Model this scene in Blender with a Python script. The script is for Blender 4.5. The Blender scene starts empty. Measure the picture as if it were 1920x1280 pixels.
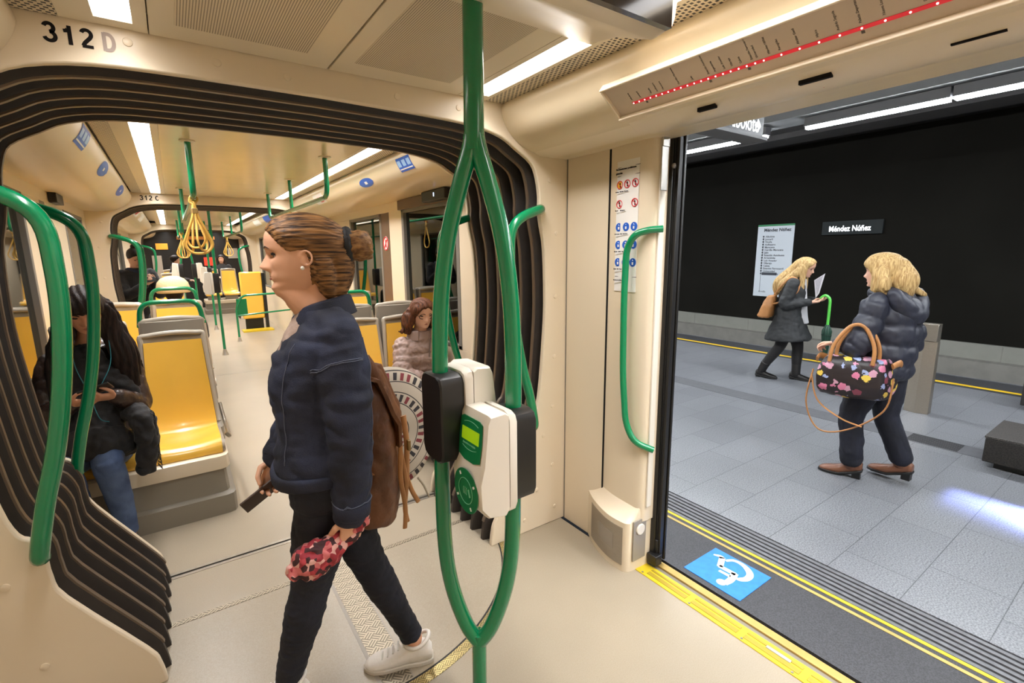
import bpy, bmesh, math, random
from mathutils import Vector as V, Matrix, noise
random.seed(7)
pi = math.pi
S = bpy.context.scene
COL = S.collection
# ------------------------------------------------------------------ camera, world, exposure
def cam_matrix(loc, yaw, pitch, roll):
    f = V((math.sin(yaw)*math.cos(pitch), math.cos(yaw)*math.cos(pitch), -math.sin(pitch)))
    r = V((math.cos(yaw), -math.sin(yaw), 0)); u = r.cross(f)
    c, s = math.cos(roll), math.sin(roll)
    r2 = c*r + s*u; u2 = -s*r + c*u
    return Matrix(((r2.x, u2.x, -f.x, loc[0]), (r2.y, u2.y, -f.y, loc[1]), (r2.z, u2.z, -f.z, loc[2]), (0, 0, 0, 1)))
cam = bpy.data.cameras.new('camera'); cam.sensor_width = 36; cam.lens = 16.95; cam.clip_start = .05; cam.clip_end = 200
camo = bpy.data.objects.new('camera', cam); COL.objects.link(camo); S.camera = camo
camo.matrix_world = cam_matrix((0, 0, 1.65), math.radians(34.75), math.radians(10.5), math.radians(-.57))
W = bpy.data.worlds.new('world'); S.world = W; W.use_nodes = True
W.node_tree.nodes['Background'].inputs[0].default_value = (.02, .022, .025, 1); W.node_tree.nodes['Background'].inputs[1].default_value = 1
S.view_settings.view_transform = 'Standard'; S.view_settings.look = 'None'; S.view_settings.gamma = 1
S.view_settings.use_curve_mapping = False; S.view_settings.exposure = 0.0
try:
    S.cycles.use_denoising = True; S.cycles.max_bounces = 8; S.cycles.sample_clamp_indirect = 6; S.cycles.caustics_reflective = False; S.cycles.caustics_refractive = False
except Exception: pass
TRAM_LIGHT = ((1, .99, 1), 7.0, 141.0, 132)      # colour, glow of the diffusers, watts per metre strip area, beam angle
PLAT_LIGHT = ((.92, .96, 1), 120.0)
XC = .56                                # middle of the tram
# ------------------------------------------------------------------ materials
def lin(c):
    o = []
    for v in c[:3]:
        v /= 255; o.append(v/12.92 if v <= .04045 else ((v+.055)/1.055)**2.4)
    return (*o, 1)
MATS = {}
def mat(name, col, rough=.5, metal=0, bump=0, bscale=60, var=0, vscale=6, coat=0, emit=0, stretch=None, spec=.5, sheen=0, ecol=None, col2=None, alpha=None):
    if name in MATS: return MATS[name]
    m = bpy.data.materials.new(name); m.use_nodes = True; nt = m.node_tree; N = nt.nodes; L = nt.links
    b = N['Principled BSDF']; c = lin(col)
    b.inputs['Base Color'].default_value = c; b.inputs['Roughness'].default_value = rough; b.inputs['Metallic'].default_value = metal
    b.inputs['Specular IOR Level'].default_value = spec
    if coat: b.inputs['Coat Weight'].default_value = coat; b.inputs['Coat Roughness'].default_value = .12
    if sheen: b.inputs['Sheen Weight'].default_value = sheen
    if emit:
        b.inputs['Emission Color'].default_value = ecol and (*ecol, 1) or c; b.inputs['Emission Strength'].default_value = emit
    tc = N.new('ShaderNodeTexCoord'); mp = N.new('ShaderNodeMapping'); L.new(tc.outputs['Object'], mp.inputs[0])
    if stretch: mp.inputs['Scale'].default_value = stretch
    nz = N.new('ShaderNodeTexNoise'); nz.inputs['Scale'].default_value = vscale; nz.inputs['Detail'].default_value = 4
    L.new(mp.outputs[0], nz.inputs[0])
    if var or col2:
        rp = N.new('ShaderNodeValToRGB'); L.new(nz.outputs[0], rp.inputs[0])
        lo = lin(col2) if col2 else tuple(x*(1-var) for x in c[:3])+(1,)
        hi = c if col2 else tuple(min(1, x*(1+var)) for x in c[:3])+(1,)
        rp.color_ramp.elements[0].position = .35; rp.color_ramp.elements[1].position = .65
        rp.color_ramp.elements[0].color = lo; rp.color_ramp.elements[1].color = hi
        L.new(rp.outputs[0], b.inputs['Base Color'])
    else:                                 # faint wear in the gloss
        mr = N.new('ShaderNodeMapRange'); L.new(nz.outputs[0], mr.inputs[0])
        mr.inputs[3].default_value = max(0, rough-.04); mr.inputs[4].default_value = min(1, rough+.04); L.new(mr.outputs[0], b.inputs['Roughness'])
    if bump:
        n2 = N.new('ShaderNodeTexNoise'); n2.inputs['Scale'].default_value = bscale; n2.inputs['Detail'].default_value = 3; L.new(mp.outputs[0], n2.inputs[0])
        bp = N.new('ShaderNodeBump'); bp.inputs['Strength'].default_value = bump; bp.inputs['Distance'].default_value = .01
        L.new(n2.outputs[0], bp.inputs['Height']); L.new(bp.outputs[0], b.inputs['Normal'])
    MATS[name] = m; return m
def nodes(name, col, rough=.5, metal=0):
    """a fresh principled material plus a tiny helper to wire math on object coordinates"""
    m = mat(name, col, rough, metal); nt = m.node_tree; N = nt.nodes; L = nt.links; b = N['Principled BSDF']
    for l in list(nt.links):
        if l.to_node == b: nt.links.remove(l)
    if True: L.new(b.outputs[0], N['Material Output'].inputs[0])
    tc = N.new('ShaderNodeTexCoord'); sp = N.new('ShaderNodeSeparateXYZ'); L.new(tc.outputs['Object'], sp.inputs[0])
    def mth(op, a, c=None, d=None):
        n = N.new('ShaderNodeMath'); n.operation = op
        for i, x in enumerate((a, c, d)):
            if x is None: continue
            if isinstance(x, (int, float)): n.inputs[i].default_value = x
            else: L.new(x, n.inputs[i])
        return n.outputs[0]
    def mix(f, a, c):
        n = N.new('ShaderNodeMix'); n.data_type = 'RGBA'
        if isinstance(f, (int, float)): n.inputs[0].default_value = f
        else: L.new(f, n.inputs[0])
        for i, x in ((6, a), (7, c)):
            if isinstance(x, tuple): n.inputs[i].default_value = lin(x)
            else: L.new(x, n.inputs[i])
        return n.outputs[2]
    return m, N, L, b, tc, sp, mth, mix
CREAM = (226, 210, 184)
m_cream = mat('cream_panel', CREAM, .30, bump=.02, bscale=160)
m_ceil = mat('ceiling_cream', (230, 216, 190), .33, bump=.03, bscale=8)
m_ceilc = mat('ceiling_gloss', (234, 217, 178), .22, bump=.03, bscale=5)
m_cove = mat('cove_cream', (220, 203, 172), .3)
m_dark = mat('black_rubber', (24, 22, 21), .55, var=.2)
m_bell = mat('bellows_rubber', (38, 31, 27), .5, var=.15, vscale=20)
m_hoop = mat('bellows_hoop', (112, 98, 84), .45, .4)
m_green = mat('green_paint', (0, 126, 78), .24, coat=.6)
m_greend = mat('green_enamel', (12, 116, 66), .35)
m_steel = mat('brushed_steel', (168, 160, 148), .36, .85, var=.08, vscale=40, stretch=(1, 1, 30))
m_alu = mat('aluminium', (190, 186, 178), .35, .8)
m_black = mat('black_plastic', (22, 21, 20), .42)
m_white = mat('white_plastic', (228, 220, 206), .35)
m_grey = mat('grey_plastic', (150, 141, 128), .4)
m_greyd = mat('grey_plinth', (132, 124, 110), .5)
m_yel = mat('yellow_seat', (246, 193, 76), .26, coat=.35, var=.03, vscale=3)
m_txt = mat('black_lettering', (32, 30, 30), .9, spec=.1)
m_led = mat('tram_light', (255, 246, 232), .5, emit=TRAM_LIGHT[1], ecol=TRAM_LIGHT[0])
m_pled = mat('platform_light', (240, 246, 255), .5, emit=PLAT_LIGHT[1], ecol=PLAT_LIGHT[0])
m_wtxt = mat('lit_lettering', (255, 255, 255), .5, emit=2.2, ecol=(.92, .96, 1))
m_blue = mat('blue_sticker', (36, 92, 190), .4)
m_red = mat('red_print', (206, 38, 48), .4)
m_paper = mat('white_print', (236, 232, 226), .5)
# ------------------------------------------------------------------ mesh builder
class MB:
    def __init__(s): s.v = []; s.f = []; s.m = []
    def add(s, vs, fs, mi=0):
        o = len(s.v); s.v += [V(p) for p in vs]
        for f in fs: s.f.append([i+o for i in f]); s.m.append(mi)
        return s
    def box(s, lo, hi, mi=0):
        x0, y0, z0 = lo; x1, y1, z1 = hi
        return s.add([(x0,y0,z0),(x1,y0,z0),(x1,y1,z0),(x0,y1,z0),(x0,y0,z1),(x1,y0,z1),(x1,y1,z1),(x0,y1,z1)],
                     [(3,2,1,0),(4,5,6,7),(0,1,5,4),(1,2,6,5),(2,3,7,6),(3,0,4,7)], mi)
    def obox(s, c, ax, h, mi=0):
        c = V(c); a = [V(q)*k for q, k in zip(ax, h)]
        vs = [c+i*a[0]+j*a[1]+k*a[2] for k in (-1, 1) for j in (-1, 1) for i in (-1, 1)]
        return s.add(vs, [(0,2,3,1),(4,5,7,6),(0,1,5,4),(1,3,7,5),(3,2,6,7),(2,0,4,6)], mi)
    def rings(s, R, cap=True, closed=False, mi=0):
        n = len(R[0]); vs = [p for r in R for p in r]; fs = []
        k = len(R)
        for i in range(k if closed else k-1):
            a = i*n; b = ((i+1) % k)*n
            for j in range(n):
                j2 = (j+1) % n; fs.append((a+j, a+j2, b+j2, b+j))
        if cap and not closed: fs.append(tuple(range(n))[::-1]); fs.append(tuple((k-1)*n+j for j in range(n)))
        return s.add(vs, fs, mi)
    def tube(s, pts, r, n=14, cap=True, closed=False, mi=0, flat=1.0, ref=None, round_end=False):
        P = [V(p) for p in pts]; k = len(P)
        rr = list(r) if hasattr(r, '__len__') else [r]*k
        if round_end:
            d0 = (P[0]-P[1]).normalized(); d1 = (P[-1]-P[-2]).normalized()
            A = [P[0]+d0*rr[0]*q for q in (.98, .8, .45)]; B = [P[-1]+d1*rr[-1]*q for q in (.45, .8, .98)]
            rr = [rr[0]*q for q in (.2, .6, .89)]+rr+[rr[-1]*q for q in (.89, .6, .2)]; P = A+P+B; k = len(P)
        T = []
        for i in range(k):
            a = P[(i-1) % k] if (i or closed) else P[i]; b = P[(i+1) % k] if (i < k-1 or closed) else P[i]
            t = b-a; T.append(t.normalized() if t.length > 1e-9 else V((0, 0, 1)))
        u = V(ref) if ref is not None else (V((0, 0, 1)) if abs(T[0].z) < .9 else V((1, 0, 0)))
        u = (u-T[0]*u.dot(T[0])).normalized(); R = []
        for i in range(k):
            u = (u-T[i]*u.dot(T[i])).normalized(); w = T[i].cross(u)
            R.append([P[i]+rr[i]*(math.cos(2*pi*j/n)*u+flat*math.sin(2*pi*j/n)*w) for j in range(n)])
        return s.rings(R, cap, closed, mi)
    def lathe(s, prof, c=(0, 0, 0), ax=(0, 0, 1), n=28, mi=0):
        ax = V(ax).normalized(); u = ax.orthogonal().normalized(); w = ax.cross(u); c = V(c)
        R = [[c+ax*z+max(r, 1e-4)*(math.cos(2*pi*j/n)*u+math.sin(2*pi*j/n)*w) for j in range(n)] for r, z in prof]
        return s.rings(R, True, False, mi)
    def prism(s, poly, o, u, v, d, mi=0):
        o, u, v, d = V(o), V(u), V(v), V(d); n = len(poly)
        a = [o+u*p+v*q for p, q in poly]; b = [p+d for p in a]
        fs = [tuple(range(n))[::-1], tuple(range(n, 2*n))]+[(i, (i+1) % n, n+(i+1) % n, n+i) for i in range(n)]
        return s.add(a+b, fs, mi)
    def ell(s, c, r, M=None, nu=20, nv=12, mi=0):
        c = V(c); R = []
        for i in range(nv+1):
            t = pi*(i+.02)/(nv+.04); R.append([V((r[0]*math.sin(t)*math.cos(2*pi*j/nu), r[1]*math.sin(t)*math.sin(2*pi*j/nu), -r[2]*math.cos(t))) for j in range(nu)])
        if M is not None: R = [[M @ p for p in q] for q in R]
        return s.rings([[p+c for p in q] for q in R], True, False, mi)
    def grid(s, R, th=None, mi=0):
        """sheet from rows of points, thickened along th (function or vector)"""
        n = len(R[0]); k = len(R)
        if th is None: 
            return s.add([p for r in R for p in r], [(i*n+j, i*n+j+1, (i+1)*n+j+1, (i+1)*n+j) for i in range(k-1) for j in range(n-1)], mi)
        B = [[V(p)+V(th) for p in r] for r in R]
        ring = [[*a, *b[::-1]] for a, b in zip(R, B)]
        return s.rings(ring, True, False, mi)
    def mesh(s, name, off=None, xf=None):
        me = bpy.data.meshes.new(name); vs = s.v
        if xf is not None: vs = [xf @ p for p in vs]
        if off is not None: vs = [p-off for p in vs]
        me.from_pydata(vs, [], s.f); me.polygons.foreach_set('material_index', s.m); me.update()
        bm = bmesh.new(); bm.from_mesh(me); bmesh.ops.recalc_face_normals(bm, faces=bm.faces); bm.to_mesh(me); bm.free()
        return me
    def build(s, name, m, parent=None, ang=35, bevel=0, xf=None):
        off = parent_loc(parent) if parent is not None else None
        return link(name, s.mesh(name, off, xf), m, parent, ang, bevel)
def parent_loc(p):
    l = V((0, 0, 0))
    while p is not None: l = l+p.location; p = p.parent
    return l
def link(name, me, m, parent=None, ang=35, bevel=0):
    for q in (m if isinstance(m, (list, tuple)) else [m]): me.materials.append(q)
    if ang is not None:
        me.polygons.foreach_set('use_smooth', [True]*len(me.polygons))
        if ang < 180: me.set_sharp_from_angle(angle=math.radians(ang))
    o = bpy.data.objects.new(name, me); COL.objects.link(o)
    if parent is not None: o.parent = parent
    if bevel:
        b = o.modifiers.new('bevel', 'BEVEL'); b.width = bevel; b.segments = 2; b.limit_method = 'ANGLE'; b.angle_limit = math.radians(40); b.harden_normals = False
    return o
def tag(o, label=None, cat=None, group=None):
    if label: o['label'] = label
    if cat: o['category'] = cat
    if group: o['group'] = group
    return o
def struct(o): o['kind'] = 'structure'; return o
def thing(name, label, cat, loc=(0, 0, 0), group=None):
    o = bpy.data.objects.new(name, None); COL.objects.link(o); o.location = loc; o.empty_display_size = .1
    return tag(o, label, cat, group)
KIDS = {}
def dup(root, loc=None, rz=None, label=None, group=None):
    def rec(o, par):
        c = o.copy(); COL.objects.link(c)
        if par is not None: c.parent = par; c.matrix_parent_inverse = o.matrix_parent_inverse.copy()
        for k in list(o.children): rec(k, c)
        return c
    r = rec(root, None)
    if loc is not None: r.location = loc
    if rz is not None: r.rotation_euler = (0, 0, rz)
    if label: r['label'] = label
    if group: r['group'] = group
    return r
def spl(pts, k=6, closed=False):
    P = [V(p) for p in pts]; o = []; n = len(P)
    for i in range(n if closed else n-1):
        g = lambda j: P[j % n] if closed else P[max(0, min(n-1, j))]
        a, b, c, d = g(i-1), g(i), g(i+1), g(i+2)
        for j in range(k):
            t = j/k; o.append(.5*((2*b)+(c-a)*t+(2*a-5*b+4*c-d)*t*t+(3*b-a-3*c+d)*t**3))
    if not closed: o.append(P[-1])
    return o
def fil(pts, r=.05, k=6):
    """polyline with rounded corners"""
    P = [V(p) for p in pts]; o = [P[0]]
    for a, b, c in zip(P, P[1:], P[2:]):
        d = min(r, (a-b).length*.49, (c-b).length*.49); p = b+(a-b).normalized()*d; q = b+(c-b).normalized()*d
        for j in range(k+1): t = j/k; o.append(p*(1-t)**2+b*2*t*(1-t)+q*t*t)
    o.append(P[-1]); return o
def hm(tab, x):
    """smooth table lookup"""
    if x <= tab[0][0]: return tab[0][1]
    if x >= tab[-1][0]: return tab[-1][1]
    for i in range(len(tab)-1):
        x0, y0 = tab[i]; x1, y1 = tab[i+1]
        if x0 <= x <= x1:
            sl = lambda k: (tab[min(k+1, len(tab)-1)][1]-tab[max(k-1, 0)][1])/(tab[min(k+1, len(tab)-1)][0]-tab[max(k-1, 0)][0])
            h = x1-x0; t = (x-x0)/h; m0, m1 = sl(i)*h, sl(i+1)*h
            return (2*t**3-3*t*t+1)*y0+(t**3-2*t*t+t)*m0+(-2*t**3+3*t*t)*y1+(t**3-t*t)*m1
def text(body, size, o, u, v, m, name, parent=None, align='LEFT', bold=0, depth=.0006, condense=1):
    cu = bpy.data.curves.new(name, 'FONT'); cu.body = body; cu.size = size; cu.align_x = align; cu.offset = bold; cu.extrude = depth; cu.resolution_u = 3
    t = bpy.data.objects.new('tmp', cu); COL.objects.link(t); dg = bpy.context.evaluated_depsgraph_get()
    me = bpy.data.meshes.new_from_object(t.evaluated_get(dg)); bpy.data.objects.remove(t); bpy.data.curves.remove(cu)
    u, v = V(u).normalized(), V(v).normalized(); w = u.cross(v); o = V(o)-(parent_loc(parent) if parent is not None else V((0, 0, 0)))
    me.transform(Matrix(((u.x*condense, v.x, w.x, o.x), (u.y*condense, v.y, w.y, o.y), (u.z*condense, v.z, w.z, o.z), (0, 0, 0, 1))))
    me.materials.clear(); me.name = name
    return link(name, me, m, parent, None)
def textmb(mb, body, size, o, u, v, mi=0, align='LEFT', bold=0, condense=1, depth=.0004):
    ob = text(body, size, o, u, v, m_txt, 'tmp', None, align, bold, depth, condense); me = ob.data
    mb.add([p.co.copy() for p in me.vertices], [list(p.vertices) for p in me.polygons], mi)
    bpy.data.objects.remove(ob); bpy.data.meshes.remove(me); return mb
# ------------------------------------------------------------------ patterned materials
def slit_mat(name, col, dark, per, axis):
    m, N, L, b, tc, sp, mth, mix = nodes(name, col, .45)
    f = mth('FRACT', mth('DIVIDE', sp.outputs[axis], per)); k = mth('GREATER_THAN', f, .58)
    L.new(mix(k, col, dark), b.inputs['Base Color'])
    bp = N.new('ShaderNodeBump'); bp.inputs['Distance'].default_value = .003; bp.invert = True; L.new(k, bp.inputs['Height']); L.new(bp.outputs[0], b.inputs['Normal'])
    return m
def hole_mat(name, col, dark, px, py, r, stagger=True):
    m, N, L, b, tc, sp, mth, mix = nodes(name, col, .4)
    gy = mth('DIVIDE', sp.outputs[1], py); row = mth('FLOOR', gy)
    gx = mth('ADD', mth('DIVIDE', sp.outputs[0], px), mth('MULTIPLY', mth('MODULO', row, 2), .5 if stagger else 0))
    dx = mth('ABSOLUTE', mth('SUBTRACT', mth('FRACT', gx), .5)); dy = mth('ABSOLUTE', mth('SUBTRACT', mth('FRACT', gy), .5))
    k = mth('LESS_THAN', mth('MAXIMUM', dx, dy), r)
    L.new(mix(k, col, dark), b.inputs['Base Color']); return m
def tread_mat(name, col, metal=.8, rough=.35, s=.03):
    m, N, L, b, tc, sp, mth, mix = nodes(name, col, rough, metal)
    X, Y = sp.outputs[0], sp.outputs[1]
    a = mth('DIVIDE', mth('ADD', X, Y), s); c = mth('DIVIDE', mth('SUBTRACT', X, Y), s)
    ck = mth('MODULO', mth('ABSOLUTE', mth('ADD', mth('FLOOR', a), mth('FLOOR', c))), 2)
    w1 = mth('SINE', mth('MULTIPLY', a, 6.283*3)); w2 = mth('SINE', mth('MULTIPLY', c, 6.283*3))
    h = mth('ADD', mth('MULTIPLY', w1, ck), mth('MULTIPLY', w2, mth('SUBTRACT', 1, ck)))
    h = mth('GREATER_THAN', h, .25)
    L.new(mix(h, tuple(int(x*.72) for x in col), tuple(min(255, int(x*1.12)) for x in col)), b.inputs['Base Color'])
    bp = N.new('ShaderNodeBump'); bp.inputs['Distance'].default_value = .003; bp.inputs['Strength'].default_value = 1; L.new(h, bp.inputs['Height']); L.new(bp.outputs[0], b.inputs['Normal'])
    return m
def granite_mat(name, col, col2, scale=240, rough=.55, tiles=None, bump=.05):
    m, N, L, b, tc, sp, mth, mix = nodes(name, col, rough)
    n1 = N.new('ShaderNodeTexNoise'); n1.inputs['Scale'].default_value = scale; n1.inputs['Detail'].default_value = 3; L.new(tc.outputs['Object'], n1.inputs[0])
    n2 = N.new('ShaderNodeTexNoise'); n2.inputs['Scale'].default_value = 1.3; n2.inputs['Detail'].default_value = 3; L.new(tc.outputs['Object'], n2.inputs[0])
    r = N.new('ShaderNodeValToRGB'); L.new(n1.outputs[0], r.inputs[0]); r.color_ramp.elements[0].position = .38; r.color_ramp.elements[1].position = .62
    r.color_ramp.elements[0].color = lin(col2); r.color_ramp.elements[1].color = lin(col)
    out = r.outputs[0]
    mul = N.new('ShaderNodeMix'); mul.data_type = 'RGBA'; mul.blend_type = 'MULTIPLY'; mul.inputs[0].default_value = .35; L.new(out, mul.inputs[6]); L.new(n2.outputs[0], mul.inputs[7]); out = mul.outputs[2]
    if tiles:
        bw, bh, off = tiles
        bk = N.new('ShaderNodeTexBrick'); L.new(tc.outputs['Object'], bk.inputs[0]); bk.inputs['Scale'].default_value = 1; bk.inputs['Brick Width'].default_value = bw; bk.inputs['Row Height'].default_value = bh
        bk.inputs['Mortar Size'].default_value = .0022; bk.inputs['Mortar Smooth'].default_value = .1; bk.offset = off
        bk.inputs['Color1'].default_value = (1, 1, 1, 1); bk.inputs['Color2'].default_value = (.86, .86, .87, 1); bk.inputs['Mortar'].default_value = (.38, .38, .40, 1)
        m2 = N.new('ShaderNodeMix'); m2.data_type = 'RGBA'; m2.blend_type = 'MULTIPLY'; m2.inputs[0].default_value = 1; L.new(out, m2.inputs[6]); L.new(bk.outputs[0], m2.inputs[7]); out = m2.outputs[2]
    L.new(out, b.inputs['Base Color'])
    bp = N.new('ShaderNodeBump'); bp.inputs['Distance'].default_value = .002; bp.inputs['Strength'].default_value = bump*4; L.new(n1.outputs[0], bp.inputs['Height']); L.new(bp.outputs[0], b.inputs['Normal'])
    return m
def glass_mat(name, tint, tr):
    m = bpy.data.materials.new(name); m.use_nodes = True; N = m.node_tree.nodes; L = m.node_tree.links; N.clear()
    o = N.new('ShaderNodeOutputMaterial'); t = N.new('ShaderNodeBsdfTransparent'); t.inputs[0].default_value = (*[x*tr for x in tint], 1)
    g = N.new('ShaderNodeBsdfGlossy'); g.inputs['Roughness'].default_value = .02; g.inputs[0].default_value = (.92, .95, .93, 1)
    f = N.new('ShaderNodeFresnel'); f.inputs[0].default_value = 1.75; mx = N.new('ShaderNodeMixShader')
    L.new(f.outputs[0], mx.inputs[0]); L.new(t.outputs[0], mx.inputs[1]); L.new(g.outputs[0], mx.inputs[2]); L.new(mx.outputs[0], o.inputs[0]); return m
m_slit = slit_mat('slit_grille', (226, 211, 184), (158, 142, 118), .0075, 0)
m_hole = hole_mat('perforated_vent', (226, 211, 184), (30, 25, 21), .020, .017, .29)
m_tread = tread_mat('diamond_tread', (156, 145, 126), .6, .42, .05)
m_treadg = tread_mat('gold_diamond_tread', (198, 180, 126), s=.035)
m_floor = granite_mat('tram_floor', (178, 165, 144), (166, 152, 130), 300, .33, bump=.02)
m_floor.node_tree.nodes['Principled BSDF'].inputs['Specular IOR Level'].default_value = .55
m_tile = granite_mat('platform_tiles', (150, 152, 156), (108, 110, 115), 130, .34, (.62, .313, .33))
m_asph = granite_mat('platform_edge', (74, 74, 77), (54, 54, 57), 180, .62)
m_ben = granite_mat('bench_granite', (92, 88, 84), (40, 38, 36), 160, .45)
m_benb = granite_mat('bench_dark_granite', (52, 48, 44), (20, 18, 17), 140, .6)
m_glass = glass_mat('tinted_glass', (.55, .85, .8), .20)
m_pglass = glass_mat('dark_cab_glass', (.4, .5, .5), .1)
# ------------------------------------------------------------------ tram shell: floor, ceiling, coves, portals
def slab(name, lo, hi, m, kind=True):
    o = MB().box(lo, hi).build(name, m)
    return struct(o) if kind else o
slab('floor_front', (-.74, -2.8, -.10), (1.832, 2.445, 0), m_floor)
slab('floor_gangway', (-.74, 2.475, -.10), (1.87, 2.84, 0), m_floor)
slab('floor_rear', (-.74, 2.90, -.10), (1.87, 7.68, 0), m_floor)
slab('floor_far', (-.74, 7.72, -.10), (1.87, 19, 0), m_floor)
t = MB().box((-.74, 2.445, -.09), (1.87, 2.475, .0015)).build('trim_1', m_tread); struct(t)
t = MB().box((-.74, 2.84, -.09), (1.87, 2.862, .002)).box((-.74, 2.878, -.09), (1.87, 2.90, .002)).build('trim_2', m_steel); struct(t)
struct(MB().box((-.74, 2.862, -.09), (1.87, 2.878, -.004)).build('trim_3', m_dark))
struct(MB().box((-.74, 7.68, -.09), (1.87, 7.72, .001)).build('trim_4', m_steel))
ZC = 2.37
for y0, y1 in ((-2.8, 2.15), (2.90, 7.31), (8.08, 14.33), (15.1, 18.4)): struct(MB().box((-.80, y0, ZC+.075), (1.95, y1, ZC+.12)).build('ceiling', m_ceil))
for y0, y1 in ((2.16, 2.89), (7.32, 8.07), (14.34, 15.09)): struct(MB().box((-.86, y0, 2.44), (2.0, y1, 2.47)).build('ceiling_gangway', m_dark))
def cove_profile(sx):   # (x, z) from the ceiling edge down to the wall; sx=1 right, -1 left
    P = [(1.425, 2.37), (1.418, 2.335), (1.432, 2.292), (1.462, 2.245), (1.508, 2.206), (1.565, 2.178), (1.629, 2.161), (1.749, 2.147), (1.86, 2.15)]
    S2 = [V((x, 0, z)) for x, z in P]; q = spl(S2, 4)
    return [(p.x if sx > 0 else 2*XC-p.x, p.z) for p in q]
def cove(name, sx, y0, y1):
    pr = cove_profile(sx); xo = 1.93 if sx > 0 else 2*XC-1.93
    poly = pr+[(xo, 2.15), (xo, 2.37)]
    return struct(MB().prism(poly, (0, y0, 0), (1, 0, 0), (0, 0, 1), (0, y1-y0, 0)).build(name, m_cove, None, 40))
cove('trim_5', 1, -2.8, 2.118); cove('trim_6', -1, -2.8, 2.118)
cove('trim_7', 1, 2.95, 7.28); cove('trim_8', -1, 2.95, 7.28)
cove('trim_9', 1, 8.12, 14.3); cove('trim_10', -1, 8.12, 14.3)
HALF = [(.755, 0), (.768, .09), (.80, .165), (.99, .47), (1.018, .56), (1.024, .65), (1.048, .715), (1.078, .745), (1.105, .85), (1.13, 1.1), (1.146, 1.36), (1.136, 1.66), (1.112, 1.79), (1.10, 1.87), (1.102, 1.94), (1.086, 2.035), (1.052, 2.105), (.955, 2.165), (.86, 2.215), (.70, 2.247), (.45, 2.258), (0, 2.263)]
def outline(off=0, k=3):
    """the portal opening from the left foot over the top to the right foot, as (x, z)"""
    h = spl([V((a, 0, b)) for a, b in HALF], k); R = [(p.x, p.z) for p in h]
    L_ = [(-x, z) for x, z in R][:-1]; P = L_+R[::-1]; out = []
    for i, (x, z) in enumerate(P):
        a = P[max(0, i-1)]; b = P[min(len(P)-1, i+1)]; tx, tz = b[0]-a[0], b[1]-a[1]; l = math.hypot(tx, tz)
        out.append((XC+x-tz/l*off, max(z+tx/l*off, 0)))
    return out
def portal(name, y, m, th=.03, rivets=True):
    P = outline(); poly = [(-.76, 0)]+P+[(1.88, 0), (1.88, 2.385), (-.76, 2.385)]
    o = struct(MB().prism(poly, (0, y, 0), (1, 0, 0), (0, 0, 1), (0, th, 0)).build(name, m, None, 30, .006))
    if rivets:
        for sx in (-1, 1):
            for dx, z in ((1.17, 2.03), (1.22, 1.75), (1.215, 1.4), (1.21, 1.05), (1.2, .75), (1.13, .58), (1.2, .38), (1.08, .25), (.99, .08), (1.22, .1)):
                MB().lathe([(.013, 0), (.012, .003), (.006, .0045), (0, .0045)], (XC+sx*dx, y, z), (0, -1, 0), 14).build('rivet', m, o)
        for dx, z in ((-.598, 2.333), (-.12, 2.315), (.32, 2.315), (.62, 2.315), (-.35, 2.32)):
            MB().lathe([(.014, 0), (.013, .003), (.006, .0045), (0, .0045)], (XC+dx, y, z), (0, -1, 0), 14).build('rivet', m, o)
    return o
p1 = portal('wall_front', 2.12, m_cream); portal('wall_middle', 2.90, m_cream, rivets=False)
p2 = portal('wall_rear', 7.28, m_cream); portal('wall_back', 8.08, m_cream, rivets=False)
portal('wall_far', 14.3, m_cream, rivets=False); portal('wall_end', 15.1, m_cream, rivets=False)
def arc2(cx, cy, rx, ry, a0, a1, n=18): return [(cx+rx*math.cos(math.radians(a0+(a1-a0)*i/n)), cy+ry*math.sin(math.radians(a0+(a1-a0)*i/n))) for i in range(n+1)]
GL_ = {'3': [arc2(.29, .73, .20, .215, 165, -80)+arc2(.29, .285, .235, .235, 80, -165)], '1': [[(.10, .70), (.22, .72), (.30, .80)], [(.36, 0), (.36, 1.0)]], '2': [arc2(.30, .72, .215, .225, 165, -20)+[(.44, .53), (.20, .26), (.10, .07)], [(.06, .065), (.56, .065)]], 'D': [[(.12, 0), (.12, 1)], [(.12, .935), (.30, .935)]+arc2(.30, .5, .25, .435, 90, -90)+[(.12, .065)]], 'C': [arc2(.32, .5, .26, .435, 42, 318)]}
def glyphs(word, size, x, y, z, m, name, parent, w=.19):
    mb = MB()
    for ch in word:
        for k, st in enumerate(GL_.get(ch, [])):
            n = len(st); R = []; ww = w*(.9 if ch in '2' and k == 1 else 1)
            for i in range(n):
                a, b = st[max(0, i-1)], st[min(n-1, i+1)]; l = math.hypot(b[0]-a[0], b[1]-a[1]); nx, nz = -(b[1]-a[1])/l, (b[0]-a[0])/l
                R.append([V((x+size*(st[i][0]+s*nx*ww/2), y-d-.0001*k, z+size*(st[i][1]+s*nz*ww/2))) for s, d in ((1, 0), (1, .0006), (-1, .0006), (-1, 0))])
            mb.rings(R)
        x += size*(.36 if ch == ' ' else .80)
    mb.build(name, m, parent, None)
glyphs('312', .054, -.243, 2.1195, 2.294, m_txt, 'lettering', p1)
glyphs('D', .054, -.104, 2.1195, 2.294, mat('glare_lettering', (168, 152, 142), .6), 'lettering', p1)  # pale colour imitates light-strip glare washing out the D
glyphs('312 C', .054, -.225, 7.2795, 2.292, m_txt, 'lettering', p2)
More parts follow.
